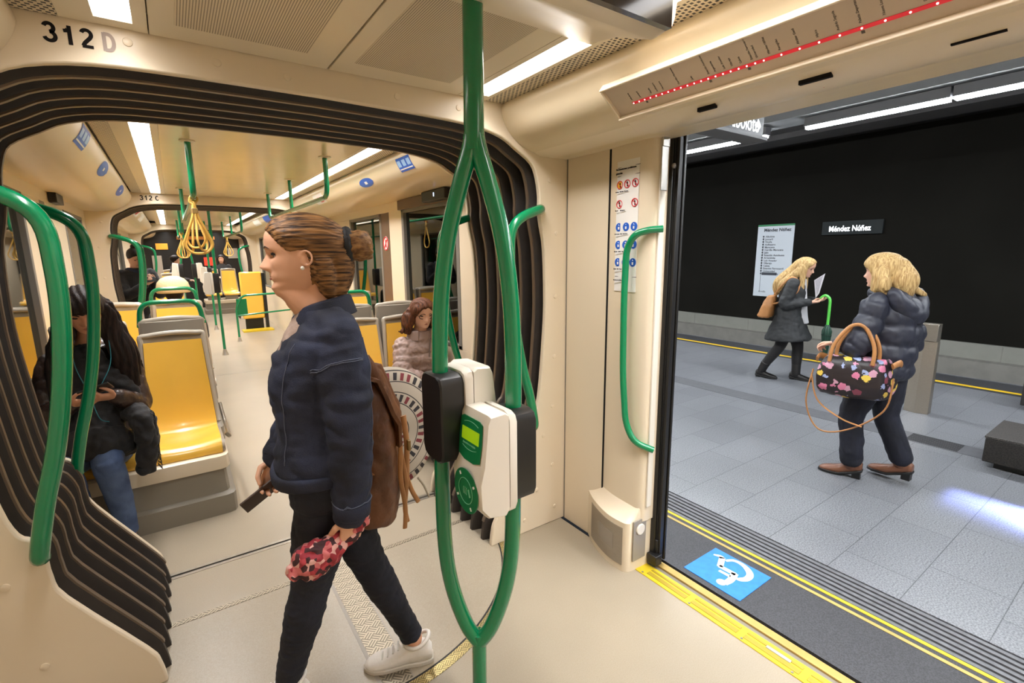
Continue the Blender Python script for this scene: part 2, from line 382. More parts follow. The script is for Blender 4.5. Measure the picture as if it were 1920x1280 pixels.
# ------------------------------------------------------------------ bellows
def bellows(y0, y1, n, label, detail=True):
    r = thing('bellows', label, 'gangway bellows', (XC, (y0+y1)/2, 0)); st = (y1-y0)/n
    h = st/2; prof = [(0, .105), (h-.027, .05), (h-.016, .008), (h-.011, .0), (h+.011, .0), (h+.016, .008), (h+.027, .05), (st, .105)]
    back = [(st, .113), (h+.020, .058), (h+.009, .014), (h-.009, .014), (h-.020, .058), (0, .113)]
    prof = prof+back
    for k in range(n):
        b = y0+k*st; offs = sorted(set(o for _, o in prof)); C_ = {o: outline(o-.010, 3) for o in offs}
        R = []
        cnt = len(C_[offs[0]])
        for i in range(cnt): R.append([V((C_[o][i][0], b+yy, C_[o][i][1])) for yy, o in prof])
        MB().rings(R).build('pleat', m_bell, r, 50)
    for k in range(n):
        b = y0+(k+.5)*st; A = [p for p in outline(-.017, 3) if p[1] > .10]; Bq = outline(-.008, 3); Bq = Bq[(len(Bq)-len(A))//2:][:len(A)]
        R = [[V((a[0], b-.010, a[1])), V((a[0], b+.010, a[1])), V((c[0], b+.010, c[1])), V((c[0], b-.010, c[1]))] for a, c in zip(A, Bq)]
        MB().rings(R).build('hoop', m_hoop, r, 30)
    return r
bellows(2.152, 2.897, 6, 'brown black rubber bellows of the gangway nearest the camera')
bellows(7.312, 8.077, 5, 'dark rubber bellows behind the portal numbered 312 C')
bellows(14.332, 15.097, 4, 'small dark bellows of the farthest gangway down the tram')
# ------------------------------------------------------------------ ceiling fittings
def ceiling_light(x0, x1, y0, y1, label, cuts=()):
    r = thing('ceiling_light', label, 'ceiling light', ((x0+x1)/2, (y0+y1)/2, ZC), 'light strips of the tram ceiling')
    wl, wr = (.087, .038) if x0 < 0 else (.03, .022)
    yd = y1; y1 = y1+.027 if y1 < 3 else y1
    MB().box((x0-wl, y0, ZC-.001), (x0, y1, ZC+.07)).box((x1, y0, ZC-.001), (x1+wr, y1, ZC+.07)).box((x0, y0-.01, ZC), (x1, y0, ZC+.07)).box((x0, yd-.03, ZC), (x1, y1, ZC+.07)).build('frame', m_ceil, r)
    ys = [y0, *cuts, yd-.03]
    for a, b in zip(ys, ys[1:]): MB().box((x0, a+.002, ZC+.012), (x1, b-.002, ZC+.022)).build('diffuser', m_led, r)
    ld = bpy.data.lights.new('lamp', 'AREA'); ld.shape = 'RECTANGLE'; ld.size = x1-x0-.01; ld.size_y = yd-y0-.20; ld.spread = math.radians(TRAM_LIGHT[3]); ld.color = TRAM_LIGHT[0]; ld.energy = TRAM_LIGHT[2]*ld.size*ld.size_y
    lo = bpy.data.objects.new('lamp', ld); COL.objects.link(lo); lo.parent = r; lo.location = (0, -.0, .010)
LL, LR = (-.113, -.018), (1.205, 1.308)
ceiling_light(*LL, .95, 2.09, 'left light strip in the nearest ceiling above the number 312 D')
ceiling_light(*LR, -2.7, 2.09, 'right light strip in the nearest ceiling, running above the split green pole', (-1.4, -.1, 1.40))
ceiling_light(*LL, 2.96, 7.25, 'left light strip seen through the first gangway above the seated long-haired woman', (3.85, 5.3, 6.2))
ceiling_light(*LR, 2.96, 7.25, 'right light strip seen through the first gangway beside the blue oval sticker', (4.4, 5.8))
ceiling_light(*LL, 8.14, 14.26, 'left light strip beyond the portal numbered 312 C', (10, 12))
ceiling_light(*LR, 8.14, 14.26, 'right light strip beyond the portal numbered 312 C', (10, 12))
ceiling_light(*LL, 15.14, 18.2, 'farthest left light strip beyond the last gangway')
ceiling_light(*LR, 15.14, 18.2, 'farthest right light strip beyond the last gangway')
def ceil_panel(x0, x1, y0, y1, m, label, name='ceiling_panel'):
    return tag(MB().box((x0, y0, ZC-.002), (x1, y1, ZC+.0118)).build(name, m, None, 30, .002), label, 'ceiling panel')
r = thing('ceiling_panel', 'slit grille ceiling panel above the 312 D lettering', 'ceiling panel', (.3, 1, ZC))
MB().box((.023, -2.6, ZC-.002), (.588, 2.117, ZC+.0118)).build('panel', m_ceil, r, 30, .002); MB().box((.09, -2.5, ZC-.0035), (.49, 1.99, ZC-.002)).build('grille', m_slit, r)
r = thing('ceiling_panel', 'slit grille ceiling panel left of the top of the green pole', 'ceiling panel', (.87, 1, ZC))
MB().box((.595, -2.6, ZC-.002), (1.172, 2.117, ZC+.0118)).build('panel', m_ceil, r, 30, .002); MB().box((.66, -2.5, ZC-.0035), (1.07, 1.99, ZC-.002)).build('grille', m_slit, r)
ceil_panel(.02, 1.175, 2.96, 7.25, m_ceilc, 'long glossy cream ceiling panel seen through the first gangway')
ceil_panel(.02, 1.175, 8.14, 14.26, m_ceilc, 'glossy cream ceiling panel beyond the portal numbered 312 C')
ceil_panel(.02, 1.175, 15.14, 18.2, m_ceilc, 'small cream ceiling panel of the farthest carriage')
ceil_panel(-.2, .02, -2.7, .93, m_ceil, 'plain ceiling panel behind the camera')
def vent(x0, x1, y0, y1, label):
    return tag(MB().box((x0, y0, ZC-.001), (x1, y1, ZC+.0115)).build('vent_strip', m_hole, None), label, 'vent')
vent(1.331, 1.43, -2.6, 2.117, 'perforated vent strip beside the right light strip of the nearest ceiling')
vent(-.31, -.201, -2.6, 2.117, 'perforated vent strip in the top left corner of the photo')
vent(1.33, 1.412, 2.96, 7.25, 'perforated vent strip along the right cove beyond the first gangway')
vent(-.292, -.2, 2.96, 7.25, 'perforated vent strip along the left cove beyond the first gangway')
# hanging display at the top edge
r = thing('information_display', 'hanging cream display housing with a dark screen at the top edge', 'display', (.7, 1.1, ZC))
def disp_ring(y, z, x1, rr=.03):
    return [V((-.1, y, z)), V((x1-rr, y, z)), V((x1-.3*rr, y, z+.35*rr)), V((x1, y, z+rr)), V((x1+.02, y, ZC)), V((-.1, y, ZC))]
MB().rings([disp_ring(.88, 2.205, 1.13), disp_ring(.93, 2.195, 1.13), disp_ring(1.12, 2.28, 1.20), disp_ring(1.32, 2.352, 1.30), disp_ring(1.37, 2.367, 1.32)]).build('housing', m_cream, r, 30, .004)
MB().box((-.05, .862, 2.198), (1.095, .88, 2.36)).build('screen', mat('dark_screen', (34, 27, 24), .12), r)
# circular turntable plate in the floor
r = thing('turntable_plate', 'round turntable floor plate under the striding woman', 'floor plate', (.55, 2.43, 0))
cx, cy = .55, 2.435
def arc(R, a0, a1, n): return [(cx+R*math.cos(a0+(a1-a0)*i/n), cy+R*math.sin(a0+(a1-a0)*i/n)) for i in range(n+1)]
poly = arc(.868, pi, 2*pi, 60); MB().prism([(a, b) for a, b in poly], (0, 0, .0006), (1, 0, 0), (0, 1, 0), (0, 0, .0012)).build('plate', m_floor, r, 30)
poly = arc(.876, pi, 2*pi, 60)+arc(.868, 2*pi, pi, 60); MB().prism(poly, (0, 0, .0006), (1, 0, 0), (0, 1, 0), (0, 0, .0016)).build('rim_seal', m_dark, r, 30)
poly = arc(.922, pi, 2*pi, 60)+arc(.877, 2*pi, pi, 60); MB().prism(poly, (0, 0, .0006), (1, 0, 0), (0, 1, 0), (0, 0, .0022)).build('tread_ring', m_treadg, r, 30)
MB().box((.49, 1.575, .0018), (.60, 2.44, .0032)).build('tread_strip', m_tread, r)
MB().box((.475, 1.575, .0018), (.49, 2.44, .0026)).box((.60, 1.575, .0018), (.606, 2.44, .0026)).build('strip_border', m_grey, r)
# ------------------------------------------------------------------ right side wall, door pillar, door, sill
struct(MB().box((1.855, 1.80, 0), (1.90, 2.118, 2.16)).build('wall_right', m_cream)); struct(MB().box((1.8535, 1.787, .33), (1.90, 1.799, 2.16)).build('trim_20', m_txt)); struct(MB().box((1.852, 2.112, 0), (1.90, 2.1185, 2.15)).build('trim_21', m_greyd))
PIL = [(1.856, 1.79), (1.842, 1.73), (1.832, 1.66), (1.828, 1.58), (1.832, 1.53), (1.848, 1.502), (1.875, 1.494), (1.93, 1.494)]
def plan(P, k=4): return [(p.x, p.y) for p in spl([V((a, b, 0)) for a, b in P], k)]
pil = thing('door_pillar', 'cream door pillar with a rules placard beside the open doorway', 'door pillar', (1.85, 1.65, 0))
pp = plan(PIL); MB().prism(pp+[(1.93, 1.79)], (0, 0, .27), (1, 0, 0), (0, 1, 0), (0, 0, 1.90)).build('column', m_cream, pil, 30)
# skirting box
B0 = plan([(1.858, 1.905), (1.80, 1.80), (1.755, 1.66), (1.752, 1.56), (1.77, 1.518), (1.83, 1.508), (1.93, 1.503)])
def lerp2(A, Bq, t): return [(a[0]*(1-t)+b[0]*t, a[1]*(1-t)+b[1]*t) for a, b in zip(A, Bq)]
B1 = plan([(1.858, 1.80), (1.844, 1.735), (1.834, 1.66), (1.830, 1.58), (1.836, 1.532), (1.85, 1.506), (1.93, 1.500)])
def prow(P, z): return [V((a, b, z)) for a, b in P]+[V((1.93, 1.905 if z < .3 else 1.80, z))]
MB().rings([prow(B0, 0), prow(B0, .275), prow(lerp2(B0, B1, .35), .292), prow(lerp2(B0, B1, .8), .325), prow(B1, .345)]).build('skirting', m_cream, pil, 40)
q = B0[3:14]; MB().grid([[V((a-.003, b-.001, z)) for a, b in q] for z in (.035, .245)], (.004, 0, 0)).build('speaker_grille', m_steel, pil, 40)
q = B0[6:11]; MB().grid([[V((a-.0045, b-.002, z)) for a, b in q] for z in (.10, .19)], (.003, 0, 0)).build('speaker_mesh', m_grey, pil, 40)
MB().box((1.79, 1.500, .06), (1.885, 1.5075, .285)).build('switch_plate', m_grey, pil, 30, .002)
MB().lathe([(.030, 0), (.030, .006), (.026, .009), (0, .009)], (1.838, 1.501, .232), (0, -1, 0), 32).build('switch_disc', m_white, pil)
MB().box((1.862, 1.486, .35), (1.9, 1.496, 2.16)).build('white_trim', m_white, pil, 30, .003)
MB().box((1.858, 1.482, 1.92), (1.905, 1.4875, 2.16)).box((1.858, 1.478, 2.11), (1.905, 1.484, 2.16)).build('metal_plate', m_alu, pil, 30, .002)
# rules placard
pl = thing('rules_placard', 'white placard of round prohibition and advice symbols on the door pillar', 'sign', (1.832, 1.66, 1.76))
PX = [(p[0]-.004, p[1]) for p in pp if 1.565 < p[1] < 1.735]
MB().grid([[V((a, b, z)) for a, b in PX] for z in (1.452, 2.075)], (.003, 0, 0)).build('board', m_paper, pl, 60)
def on_pl(y, d=.0045):
    for a, b in zip(pp, pp[1:]):
        if a[1] >= y >= b[1]: t = (a[1]-y)/(a[1]-b[1]); return V((a[0]*(1-t)+b[0]*t-d, y, 0))
    return V((1.826, y, 0))
def disc(parent, y, z, r, m, name, d): p = on_pl(y, d); MB().lathe([(r, 0), (r, .001), (0, .001)], (p.x, p.y, z), (-1, 0, 0), 24).build(name, m, parent, 30)
def ring(parent, y, z, r, m, name, d): p = on_pl(y, d); MB().tube([(p.x, p.y+r*math.cos(t), z+r*math.sin(t)) for t in [2*pi*i/24 for i in range(24)]], .0022, 6, closed=True).build(name, m, parent)
def bar(parent, y, z, y2, z2, w, m, name, d=.0065): a = on_pl(y, d); b = on_pl(y2, d); MB().tube([(a.x, a.y, z), (b.x, b.y, z2)], w, 6).build(name, m, parent)
for zz, cols in ((1.965, 'yrr'), (1.875, 'r.r')):
    for k, c in enumerate(cols):
        y = 1.705-k*.052
        if c == '.': continue
        if c == 'y': disc(pl, y, zz, .019, mat('amber_print', (238, 178, 40), .5), 'symbol', .0045)
        ring(pl, y, zz, .018, m_red, 'symbol_ring', .006); bar(pl, y+.012, zz+.012, y-.012, zz-.012, .0018, m_red, 'symbol_bar'); bar(pl, y, zz+.01, y-.002, zz-.012, .003, m_txt, 'symbol_figure', .005)
for zz in (1.765, 1.68, 1.595):
    for k in range(3):
        y = 1.705-k*.052; disc(pl, y, zz, .0205, m_blue, 'symbol', .0045); bar(pl, y, zz-.011, y, zz+.002, .0042, m_paper, 'symbol_figure', .006); bar(pl, y, zz+.010, y-.001, zz+.011, .0036, m_paper, 'symbol_figure', .006)
for zz in (2.045, 2.005, 1.525): bar(pl, 1.725, zz, 1.575, zz, .0012, m_txt, 'rule_line', .005)
mb = MB()
for body, zz, sz in (('Recomendaciones y prohibiciones', 2.033, .0105), ('generales', 2.014, .0125), ('No fumar   No comer   No correr', 1.930, .0065), ('No pisar        No apoyarse', 1.842, .0065), ('Ceda el asiento   Valide   Use las barras', 1.73, .006), ('Deje salir   Cuidado   Pulse', 1.645, .0065), ('Equipaje   Bicis   Perros', 1.56, .0065), ('Gracias por su colaboración', 1.505, .007)):
    textmb(mb, body, sz, (1.8245, 1.725, zz), (-.04, -1, 0), (0, 0, 1), 0, bold=.0006, condense=.9)
mb.build('lettering', m_txt, pl, None)
tag(MB().tube(fil([(1.862, 1.463, 1.748), (1.82, 1.50, 1.745), (1.785, 1.56, 1.728), (1.783, 1.606, 1.66), (1.783, 1.612, 1.43), (1.783, 1.604, 1.05), (1.785, 1.578, .80), (1.80, 1.533, .705), (1.865, 1.462, .672)], .09, 6), .0165, 18).build('pillar_handrail', m_green), 'curved green grab rail on the cream door pillar', 'handrail')
# door leaf edge with rubber seals
d1 = struct(MB().box((1.925, 1.475, .02), (2.0, 1.535, 2.2)).box((1.94, 1.452, .02), (1.965, 1.476, 2.2)).box((1.985, 1.455, .02), (2.0, 1.475, 2.2)).build('door_1', m_black, None, 30, .004))
MB().box((1.935, 1.468, .03), (1.94, 1.474, 2.18)).box((1.97, 1.462, .03), (1.982, 1.474, 2.19)).build('seal', m_dark, d1)
MB().lathe([(.012, 0), (.012, .008), (.006, .012), (0, .012)], (1.93, 1.474, 2.03), (0, -1, 0), 18).build('latch', m_steel, d1)
MB().box((1.90, 1.44, .02), (1.95, 1.5, .075)).box((1.93, 1.46, .075), (1.95, 1.5, .15)).build('door_shoe', m_black, d1, 30, .004)
# header with the route map over the door
def hp(t): return [(1.629, 2.161), (1.66, 2.148), (1.76, 2.15), (1.90, 2.172), (1.905, 2.19), (2.02, 2.19)]
struct(MB().prism([(1.60, 2.168), (1.66, 2.138), (1.76, 2.142), (1.895, 2.176), (1.905, 2.186), (2.02, 2.186), (2.02, 2.40), (1.60, 2.40)], (0, -.1, 0), (1, 0, 0), (0, 0, 1), (0, 1.56, 0)).build('trim_11', m_cream, None, 60, .004))
h2 = MB().prism([(1.60, 2.172), (1.66, 2.146), (1.86, 2.148), (1.95, 2.155), (1.95, 2.40), (1.60, 2.40)], (0, 1.46, 0), (1, 0, 0), (0, 0, 1), (0, .66, 0)).build('trim_12', m_cream, None, 60); struct(h2)
for k, (x, y, w) in enumerate(((1.625, 1.113, .035), (1.63, .757, .045), (1.645, .40, .05))):
    tag(MB().box((x-.002, y-w, 2.142), (x+.013, y+w, 2.1555)).build('door_sensor', m_txt), ('dark sensor slot in the door header nearest the pillar', 'dark sensor slot in the door header beside the red triangle', 'dark sensor slot in the door header at the top right corner')[k], 'sensor slot')
tag(MB().prism([(-.022, -.012), (.022, -.012), (0, .014)], (1.70, .765, 2.1425), (0, 1, 0), (1, 0, 0), (0, 0, -.0025)).build('alarm_mark', m_red), 'small red triangle under the door header', 'marker')
rm = thing('route_map', 'long route map strip with red line and lit dots above the doorway', 'route map', (1.5, .7, 2.23))
A, Bm = V((1.441, 0, 2.268)), V((1.547, 0, 2.188)); ud = (A-Bm).normalized(); nd = V((-ud.z, 0, ud.x)); nd = nd if nd.z < 0 else -nd; wd = (A-Bm).length
def mp(y, h, d=.012): return Bm+ud*h+nd*d+V((0, y, 0))
Y0, Y1 = 1.435, -.3
MB().obox(mp((Y0+Y1)/2, wd/2, .004), (V((0, 1, 0)), ud, nd), ((Y0-Y1)/2, wd/2, .008)).build('panel', mat('map_panel', (206, 188, 170), .4), rm, 30)
mb = MB(); fw = .009
for c, hx, hy in ((mp((Y0+Y1)/2, -fw*.8, .014), (Y0-Y1)/2+fw, fw*.8), (mp((Y0+Y1)/2, wd+fw/2, .010), (Y0-Y1)/2+fw, fw/2), (mp(Y0+fw/2, wd/2, .010), fw/2, wd/2)): mb.obox(c, (V((0, 1, 0)), ud, nd), (hx, hy, .016))
mb.build('frame', m_cream, rm, 30, .003)
LH = wd*.30
MB().obox(mp((1.35+Y1)/2, LH, .0125), (V((0, 1, 0)), ud, nd), ((1.35-Y1)/2, .0052, .0012)).build('red_line', mat('red_line', (226, 42, 58), .4, emit=.3), rm, 30)
ST = ['Albolote', 'Juncaril', 'Vicuña', 'Anfiteatro', 'Maracena', 'Cerrillo Maracena', 'Jaén', 'Estación Autobuses', 'Argentinita', 'Luis Amador', 'Villarejo', 'Caleta', 'Estación Ferrocarril', 'Universidad', 'Méndez Núñez', 'Recogidas', 'Alcázar Genil', 'Hípica', 'Andrés Segovia', 'Palacio Deportes', 'Nuevo Los Cármenes', 'Dílar', 'Parque Tecnológico', 'Sierra Nevada', 'Fernando de los Ríos', 'Armilla']
mb = MB(); DY = [1.345-.02616*k for k in range(20)]+[.797-.05*k for k in range(22)]
for yy in DY: MB().lathe([(.0026, 0), (.0026, .0012), (0, .0012)], mp(yy, LH, .0137), nd, 12).build('station_dot', mat('station_dot', (255, 236, 226), .4, emit=2.0), rm, 30)
for i_, s in zip((0, 1.5, 3.5, 4.5, 5.5, 8, 10, 12.3, 13.2, 14.4, 15.4, 16.5, 17.8, 18.4, 19.4, 20, 21, 22, 23, 24, 25, 26.6, 27.6, 29, 31, 33), ST):
    k = int(i_); yy = DY[k]+(DY[k+1]-DY[k])*(i_-k); textmb(mb, s, .0092, mp(yy-.003, LH+.014, .0124), ud, (0, 1, 0), 0)
for y in (DY[2]-.003, DY[12]-.003, DY[17]-.003, DY[24]): mb.obox(mp(y, LH-.012, .0128), (V((0, 1, 0)), ud, nd), (.004, .004, .0005))
mb.build('lettering', mat('grey_lettering', (92, 84, 78), .5), rm, None)
# rest of the coach around the camera
struct(MB().box((1.86, -2.8, 0), (1.95, -.1, 2.16)).build('wall_right', m_cream))
struct(MB().box((-.80, -2.8, 0), (-.74, 2.118, 2.16)).build('wall_left', m_cream))
struct(MB().box((-.80, -2.86, 0), (1.95, -2.8, 2.42)).build('wall_behind', m_cream))
# sill
sl = thing('door_sill', 'yellow and metal door sill at the platform edge', 'door sill', (1.92, .75, 0))
YA, YB = 1.515, -.1
mb = MB().box((1.822, YB, -.05), (1.91, YA, .004))
mb.build('yellow_plate', mat('yellow_sill', (226, 196, 44), .42, .2, var=.05), sl, 30)
mb = MB(); y = 1.45
while y > YB+.2:
    mb.box((1.842, y-.23, .004), (1.868, y, .0062)).box((1.878, y-.23, .004), (1.892, y, .0062)); y -= .26
mb.build('tread_rib', mat('olive_sill', (176, 150, 50), .5, .2), sl, 30, .001)
for y in (1.47, 1.19, .93, .72, .5, .3): MB().lathe([(.006, 0), (.005, .002), (0, .002)], (1.834, y, .004), (0, 0, 1), 12).build('screw', m_steel, sl)
MB().box((1.868, .745, .006), (1.885, .845, .0085)).build('slot_plate', m_alu, sl, 30, .002)
MB().box((1.91, YB, -.05), (1.942, YA, -.006)).build('guide_channel', m_greyd, sl)
MB().box((1.942, YB, -.05), (1.985, YA, .004)).build('brass_strip', mat('brass_strip', (190, 160, 92), .45, .5, var=.06), sl, 30, .002)
# ------------------------------------------------------------------ platform
PY0, PY1 = -9, 30
def pf(name, x0, x1, z, m, y0=PY0, y1=PY1, zb=-.1): return struct(MB().box((x0, y0, zb), (x1, y1, z)).build(name, m))
pf('floor_edge', 2.01, 2.385, -.002, m_asph)
pf('trim_13', 2.385, 2.405, 0, mat('dull_yellow_line', (176, 152, 84), .6, var=.1))
pf('trim_14', 2.405, 2.432, -.001, m_asph)
pf('trim_15', 2.432, 2.452, .001, mat('yellow_line', (228, 190, 36), .55, var=.1))
mb = MB(); m_rib = mat('tactile_rib', (104, 105, 108), .6, var=.15, vscale=30); m_ribd = mat('tactile_base', (44, 44, 47), .7)
pf('floor_tactile', 2.452, 2.672, -.006, m_ribd)
for k in range(6): mb.box((2.456+k*.036, PY0, -.02), (2.477+k*.036, PY1, .001))
tag(mb.build('tactile_strip', m_rib, None, 30), 'ribbed grey tactile strip along the platform edge by the tram', 'tactile strip')
pf('floor_platform', 2.672, 5.10, 0, m_tile); pf('floor_drain', 5.10, 5.36, -.002, m_ribd); pf('floor_platform_far', 5.36, 7.62, 0, m_tile)
tag(MB().box((5.105, PY0, -.01), (5.355, PY1, .001)).build('paving_band', mat('dark_band', (92, 93, 97), .5, var=.08, vscale=20)), 'dark paving band across the middle of the platform', 'paving band')
mb = MB()
for k in range(7): mb.box((5.125+k*.032, .98, .0012), (5.143+k*.032, 1.33, .004))
tag(mb.build('drain_grate', m_ribd), 'slotted drain grate in the dark paving band behind the walking woman', 'grate')
pf('floor_edge_far', 7.62, 7.72, -.001, m_asph); pf('trim_16', 7.72, 7.80, .001, MATS['yellow_line']); pf('floor_edge_outer', 7.80, 8.25, -.002, m_asph)
pf('floor_track', 8.25, 9.75, -.55, mat('track_bed', (70, 68, 66), .8, var=.2), zb=-.7)
mb = MB()
for x in (8.55, 9.3): mb.box((x, PY0, -.55), (x+.07, PY1, -.42))
tag(mb.build('track_rail', m_steel), 'steel rails in the far track trench', 'rail'); mb2 = 0
struct(MB().box((8.25, PY0, -.6), (8.35, PY1, -.01)).build('wall_trench', m_rib))
WX = 9.8
pf('wall_base', WX-.25, WX, .0, mat('wall_foot', (120, 118, 112), .7, var=.08), zb=-.6)
struct(MB().box((WX-.06, PY0, 0), (WX+.3, PY1, .235)).build('baseboard_far', mat('wall_band', (128, 128, 121), .6, var=.04)))
mb = MB(); y = PY0+.4
while y < PY1: mb.box((WX-.063, y, 0), (WX-.058, y+.012, .235)); y += 1.27
struct(mb.build('trim_17', MATS['wall_foot']))
m_pwall = mat('platform_wall', (25, 24, 21), .9, var=.1, vscale=1.2, spec=.08)
struct(MB().box((WX, PY0, .235), (WX+.3, PY1, 5)).build('wall_platform', m_pwall))
struct(MB().box((-1.2, PY0, 3.55), (WX+.3, PY1, 3.7)).build('ceiling_platform', mat('platform_ceiling', (30, 28, 27), .8, var=.15, vscale=2)))
mb = MB()
for x in (6.75, 7.6): mb.box((x, PY0, 3.25), (x+.5, PY1, 3.55))
struct(mb.build('trim_18', mat('ceiling_tray', (48, 46, 46), .7)))
struct(MB().box((-1.2, PY1, -.7), (WX+.3, PY1+.3, 3.7)).build('wall_tunnel', m_pwall)); struct(MB().box((-1.2, PY0-.3, -.7), (WX+.3, PY0, 3.7)).build('wall_tunnel_rear', m_pwall))
struct(MB().box((-1.5, PY0, -.7), (-1.2, PY1, 3.7)).build('wall_tunnel_side', m_pwall)); struct(MB().box((-1.5, PY0, -1.0), (2.01, PY1, -.7)).build('floor_tunnel', m_asph))
def plight(y0, y1, label, x=0):
    r = thing('platform_light', label, 'light', (6.15+x, (y0+y1)/2, 3.0))
    MB().box((6.10+x, y0, 3.025), (6.21+x, y1, 3.12)).build('housing', mat('light_housing', (90, 90, 92), .5), r)
    for y in (y0+.3, y1-.3): MB().tube([(6.155+x, y, 3.12), (6.155+x, y, 3.55)], .012, 8).build('hanger', m_dark, r)
    MB().box((6.115+x, y0+.01, 3.0), (6.195+x, y1-.01, 3.025)).build('tube', m_pled, r)
for a, b, l in ((3.34, 6.2, 'lit platform tube left of the hanging direction sign'), (1.62, 2.90, 'lit platform tube in the middle, right of the hanging direction sign'), (-1.6, 1.60, 'lit platform tube reaching the right edge of the photo'), (6.25, 9.5, 'lit platform tube hidden mostly behind the black door edge'), (-5, -1.65, 'platform tube beyond the right edge'), (9.6, 13, 'platform tube far along the platform')): plight(a, b, l)
for a, b, l in ((-4.6, -1.4, 'added unseen platform tube near the tram behind the door header, right of the camera'), (-1.35, 1.6, 'added unseen platform tube near the tram above the open doorway'), (1.65, 4.8, 'added unseen platform tube near the tram beside the first gangway'), (4.85, 8, 'added unseen platform tube near the tram beside the second coach')): plight(a, b, l, -3.75)  # unseen second row of tubes, added to brighten the platform
struct(MB().box((5.98, PY0, 3.125), (6.42, PY1, 3.20)).build('trim_22', mat('cable_tray', (112, 114, 116), .6)))
# hanging direction sign
sg = thing('direction_sign', 'dark hanging platform sign reading Albolote with an arrow', 'sign', (3.2, 2.0, 2.6))
MB().box((2.6, 2.0, 2.445), (3.62, 2.10, 2.85)).build('panel', mat('sign_black', (26, 26, 28), .4), sg, 30, .004)
for x in (2.75, 3.45): MB().tube([(x, 2.05, 2.85), (x, 2.05, 3.55)], .015, 8).build('hanger', m_dark, sg)
MB().box((2.58, 1.97, 2.425), (3.63, 2.13, 2.447)).build('tray', MATS['light_housing'], sg)
text('Albolote', .155, (3.165, 1.999, 2.475), (1, 0, 0), (0, 0, 1), m_wtxt, 'lettering', sg, condense=.72)
mb = MB().obox((3.535, 1.998, 2.52), ((1, 0, 0), (0, 1, 0), (0, 0, 1)), (.035, .001, .006))
for s in (-1, 1): mb.obox((3.555, 1.998, 2.52+s*.018), (V((1, 0, -s)).normalized(), (0, 1, 0), V((s, 0, 1)).normalized()), (.028, .001, .006))
mb.build('arrow', m_wtxt, sg)
text('|', .12, (3.085, 1.999, 2.5), (1, 0, 0), (0, 0, 1), m_wtxt, 'divider', sg)
# wall signs
ls = thing('line_diagram', 'white line diagram listing the stops on the dark platform wall', 'sign', (WX, 5, 1.4))
MB().box((WX-.02, 4.64, .72), (WX-.004, 5.345, 2.12)).build('board', mat('sign_white', (196, 204, 212), .5), ls)
MB().box((WX-.021, 4.64, 2.10), (WX-.001, 5.345, 2.135)).build('green_edge', m_greend, ls)
mb = MB(); textmb(mb, 'Méndez Núñez', .085, (WX-.022, 5.22, 2.0), (0, -1, 0), (0, 0, 1), bold=.003)
for i, s in enumerate(ST[:15]):
    z = 1.885-i*.052
    textmb(mb, s, .05, (WX-.022, 5.18, z), (0, -1, 0), (0, 0, 1), bold=.001)
    mb.box((WX-.0225, 5.205, z+.004), (WX-.021, 5.235, z+.034))
mb.box((WX-.0225, 5.216, .80), (WX-.021, 5.222, 1.9)); textmb(mb, 'Armilla', .05, (WX-.022, 5.24, .80), (0, -1, 0), (0, 0, 1)); mb.box((WX-.0215, 4.9, 1.145), (WX-.021, 5.2, 1.20))
mb.build('lettering', mat('sign_ink', (56, 60, 70), .5), ls, None)
ns = thing('station_sign', 'dark wall sign with lit lettering Méndez Núñez', 'sign', (WX, 3.7, 2.0))
MB().box((WX-.05, 3.22, 1.895), (WX, 4.15, 2.13)).build('panel', mat('sign_green_black', (22, 29, 30), .8), ns, 30, .004)
text('Méndez Núñez', .135, (WX-.052, 4.035, 1.955), (0, -1, 0), (0, 0, 1), m_wtxt, 'lettering', ns, bold=.002, condense=.78)
# blue access pad
ap = thing('wheelchair_marking', 'blue painted wheelchair marking on the platform edge', 'floor marking', (2.19, 1.22, 0))
MB().box((2.045, 1.06, -.0015), (2.335, 1.372, .001)).build('pad', mat('blue_paint', (42, 122, 214), .6, var=.08, vscale=25), ap)
mb = MB()
def stroke(pts, ws, k=5):
    P = spl([V((a, b, .0012)) for a, b in pts], k) if k else [V((a, b, .0012)) for a, b in pts]; n = len(P); R = []
    for i in range(n):
        t = (P[min(n-1, i+1)]-P[max(0, i-1)]).normalized(); nn = V((-t.y, t.x, 0)); w = hm([(q/(len(ws)-1), x) for q, x in enumerate(ws)], i/(n-1)); R.append([P[i]+nn*w/2, P[i]+nn*w/2+V((0, 0, .001)), P[i]-nn*w/2+V((0, 0, .001)), P[i]-nn*w/2])
    mb.rings(R)
stroke([(2.268, 1.342), (2.283, 1.312), (2.272, 1.290)], (.008, .022, .03)); stroke([(2.285, 1.300), (2.202, 1.262)], (.030, .032), 0)
stroke([(2.204, 1.268), (2.209, 1.178)], (.026, .026), 0); stroke([(2.214, 1.185), (2.150, 1.170), (2.099, 1.173)], (.034, .034, .03)); stroke([(2.170, 1.247), (2.172, 1.185)], (.017, .019), 0)
stroke([(2.272, 1.272), (2.308, 1.249), (2.313, 1.203), (2.292, 1.158), (2.262, 1.132), (2.222, 1.127), (2.191, 1.144), (2.183, 1.160)], (.015, .019, .024, .032, .034, .032, .026, .014))
mb.lathe([(.024, 0), (.024, .0012), (0, .0012)], (2.096, 1.188, .0011), (0, 0, 1), 24)
mb.build('symbol', mat('white_paint', (226, 226, 222), .6, var=.05), ap)
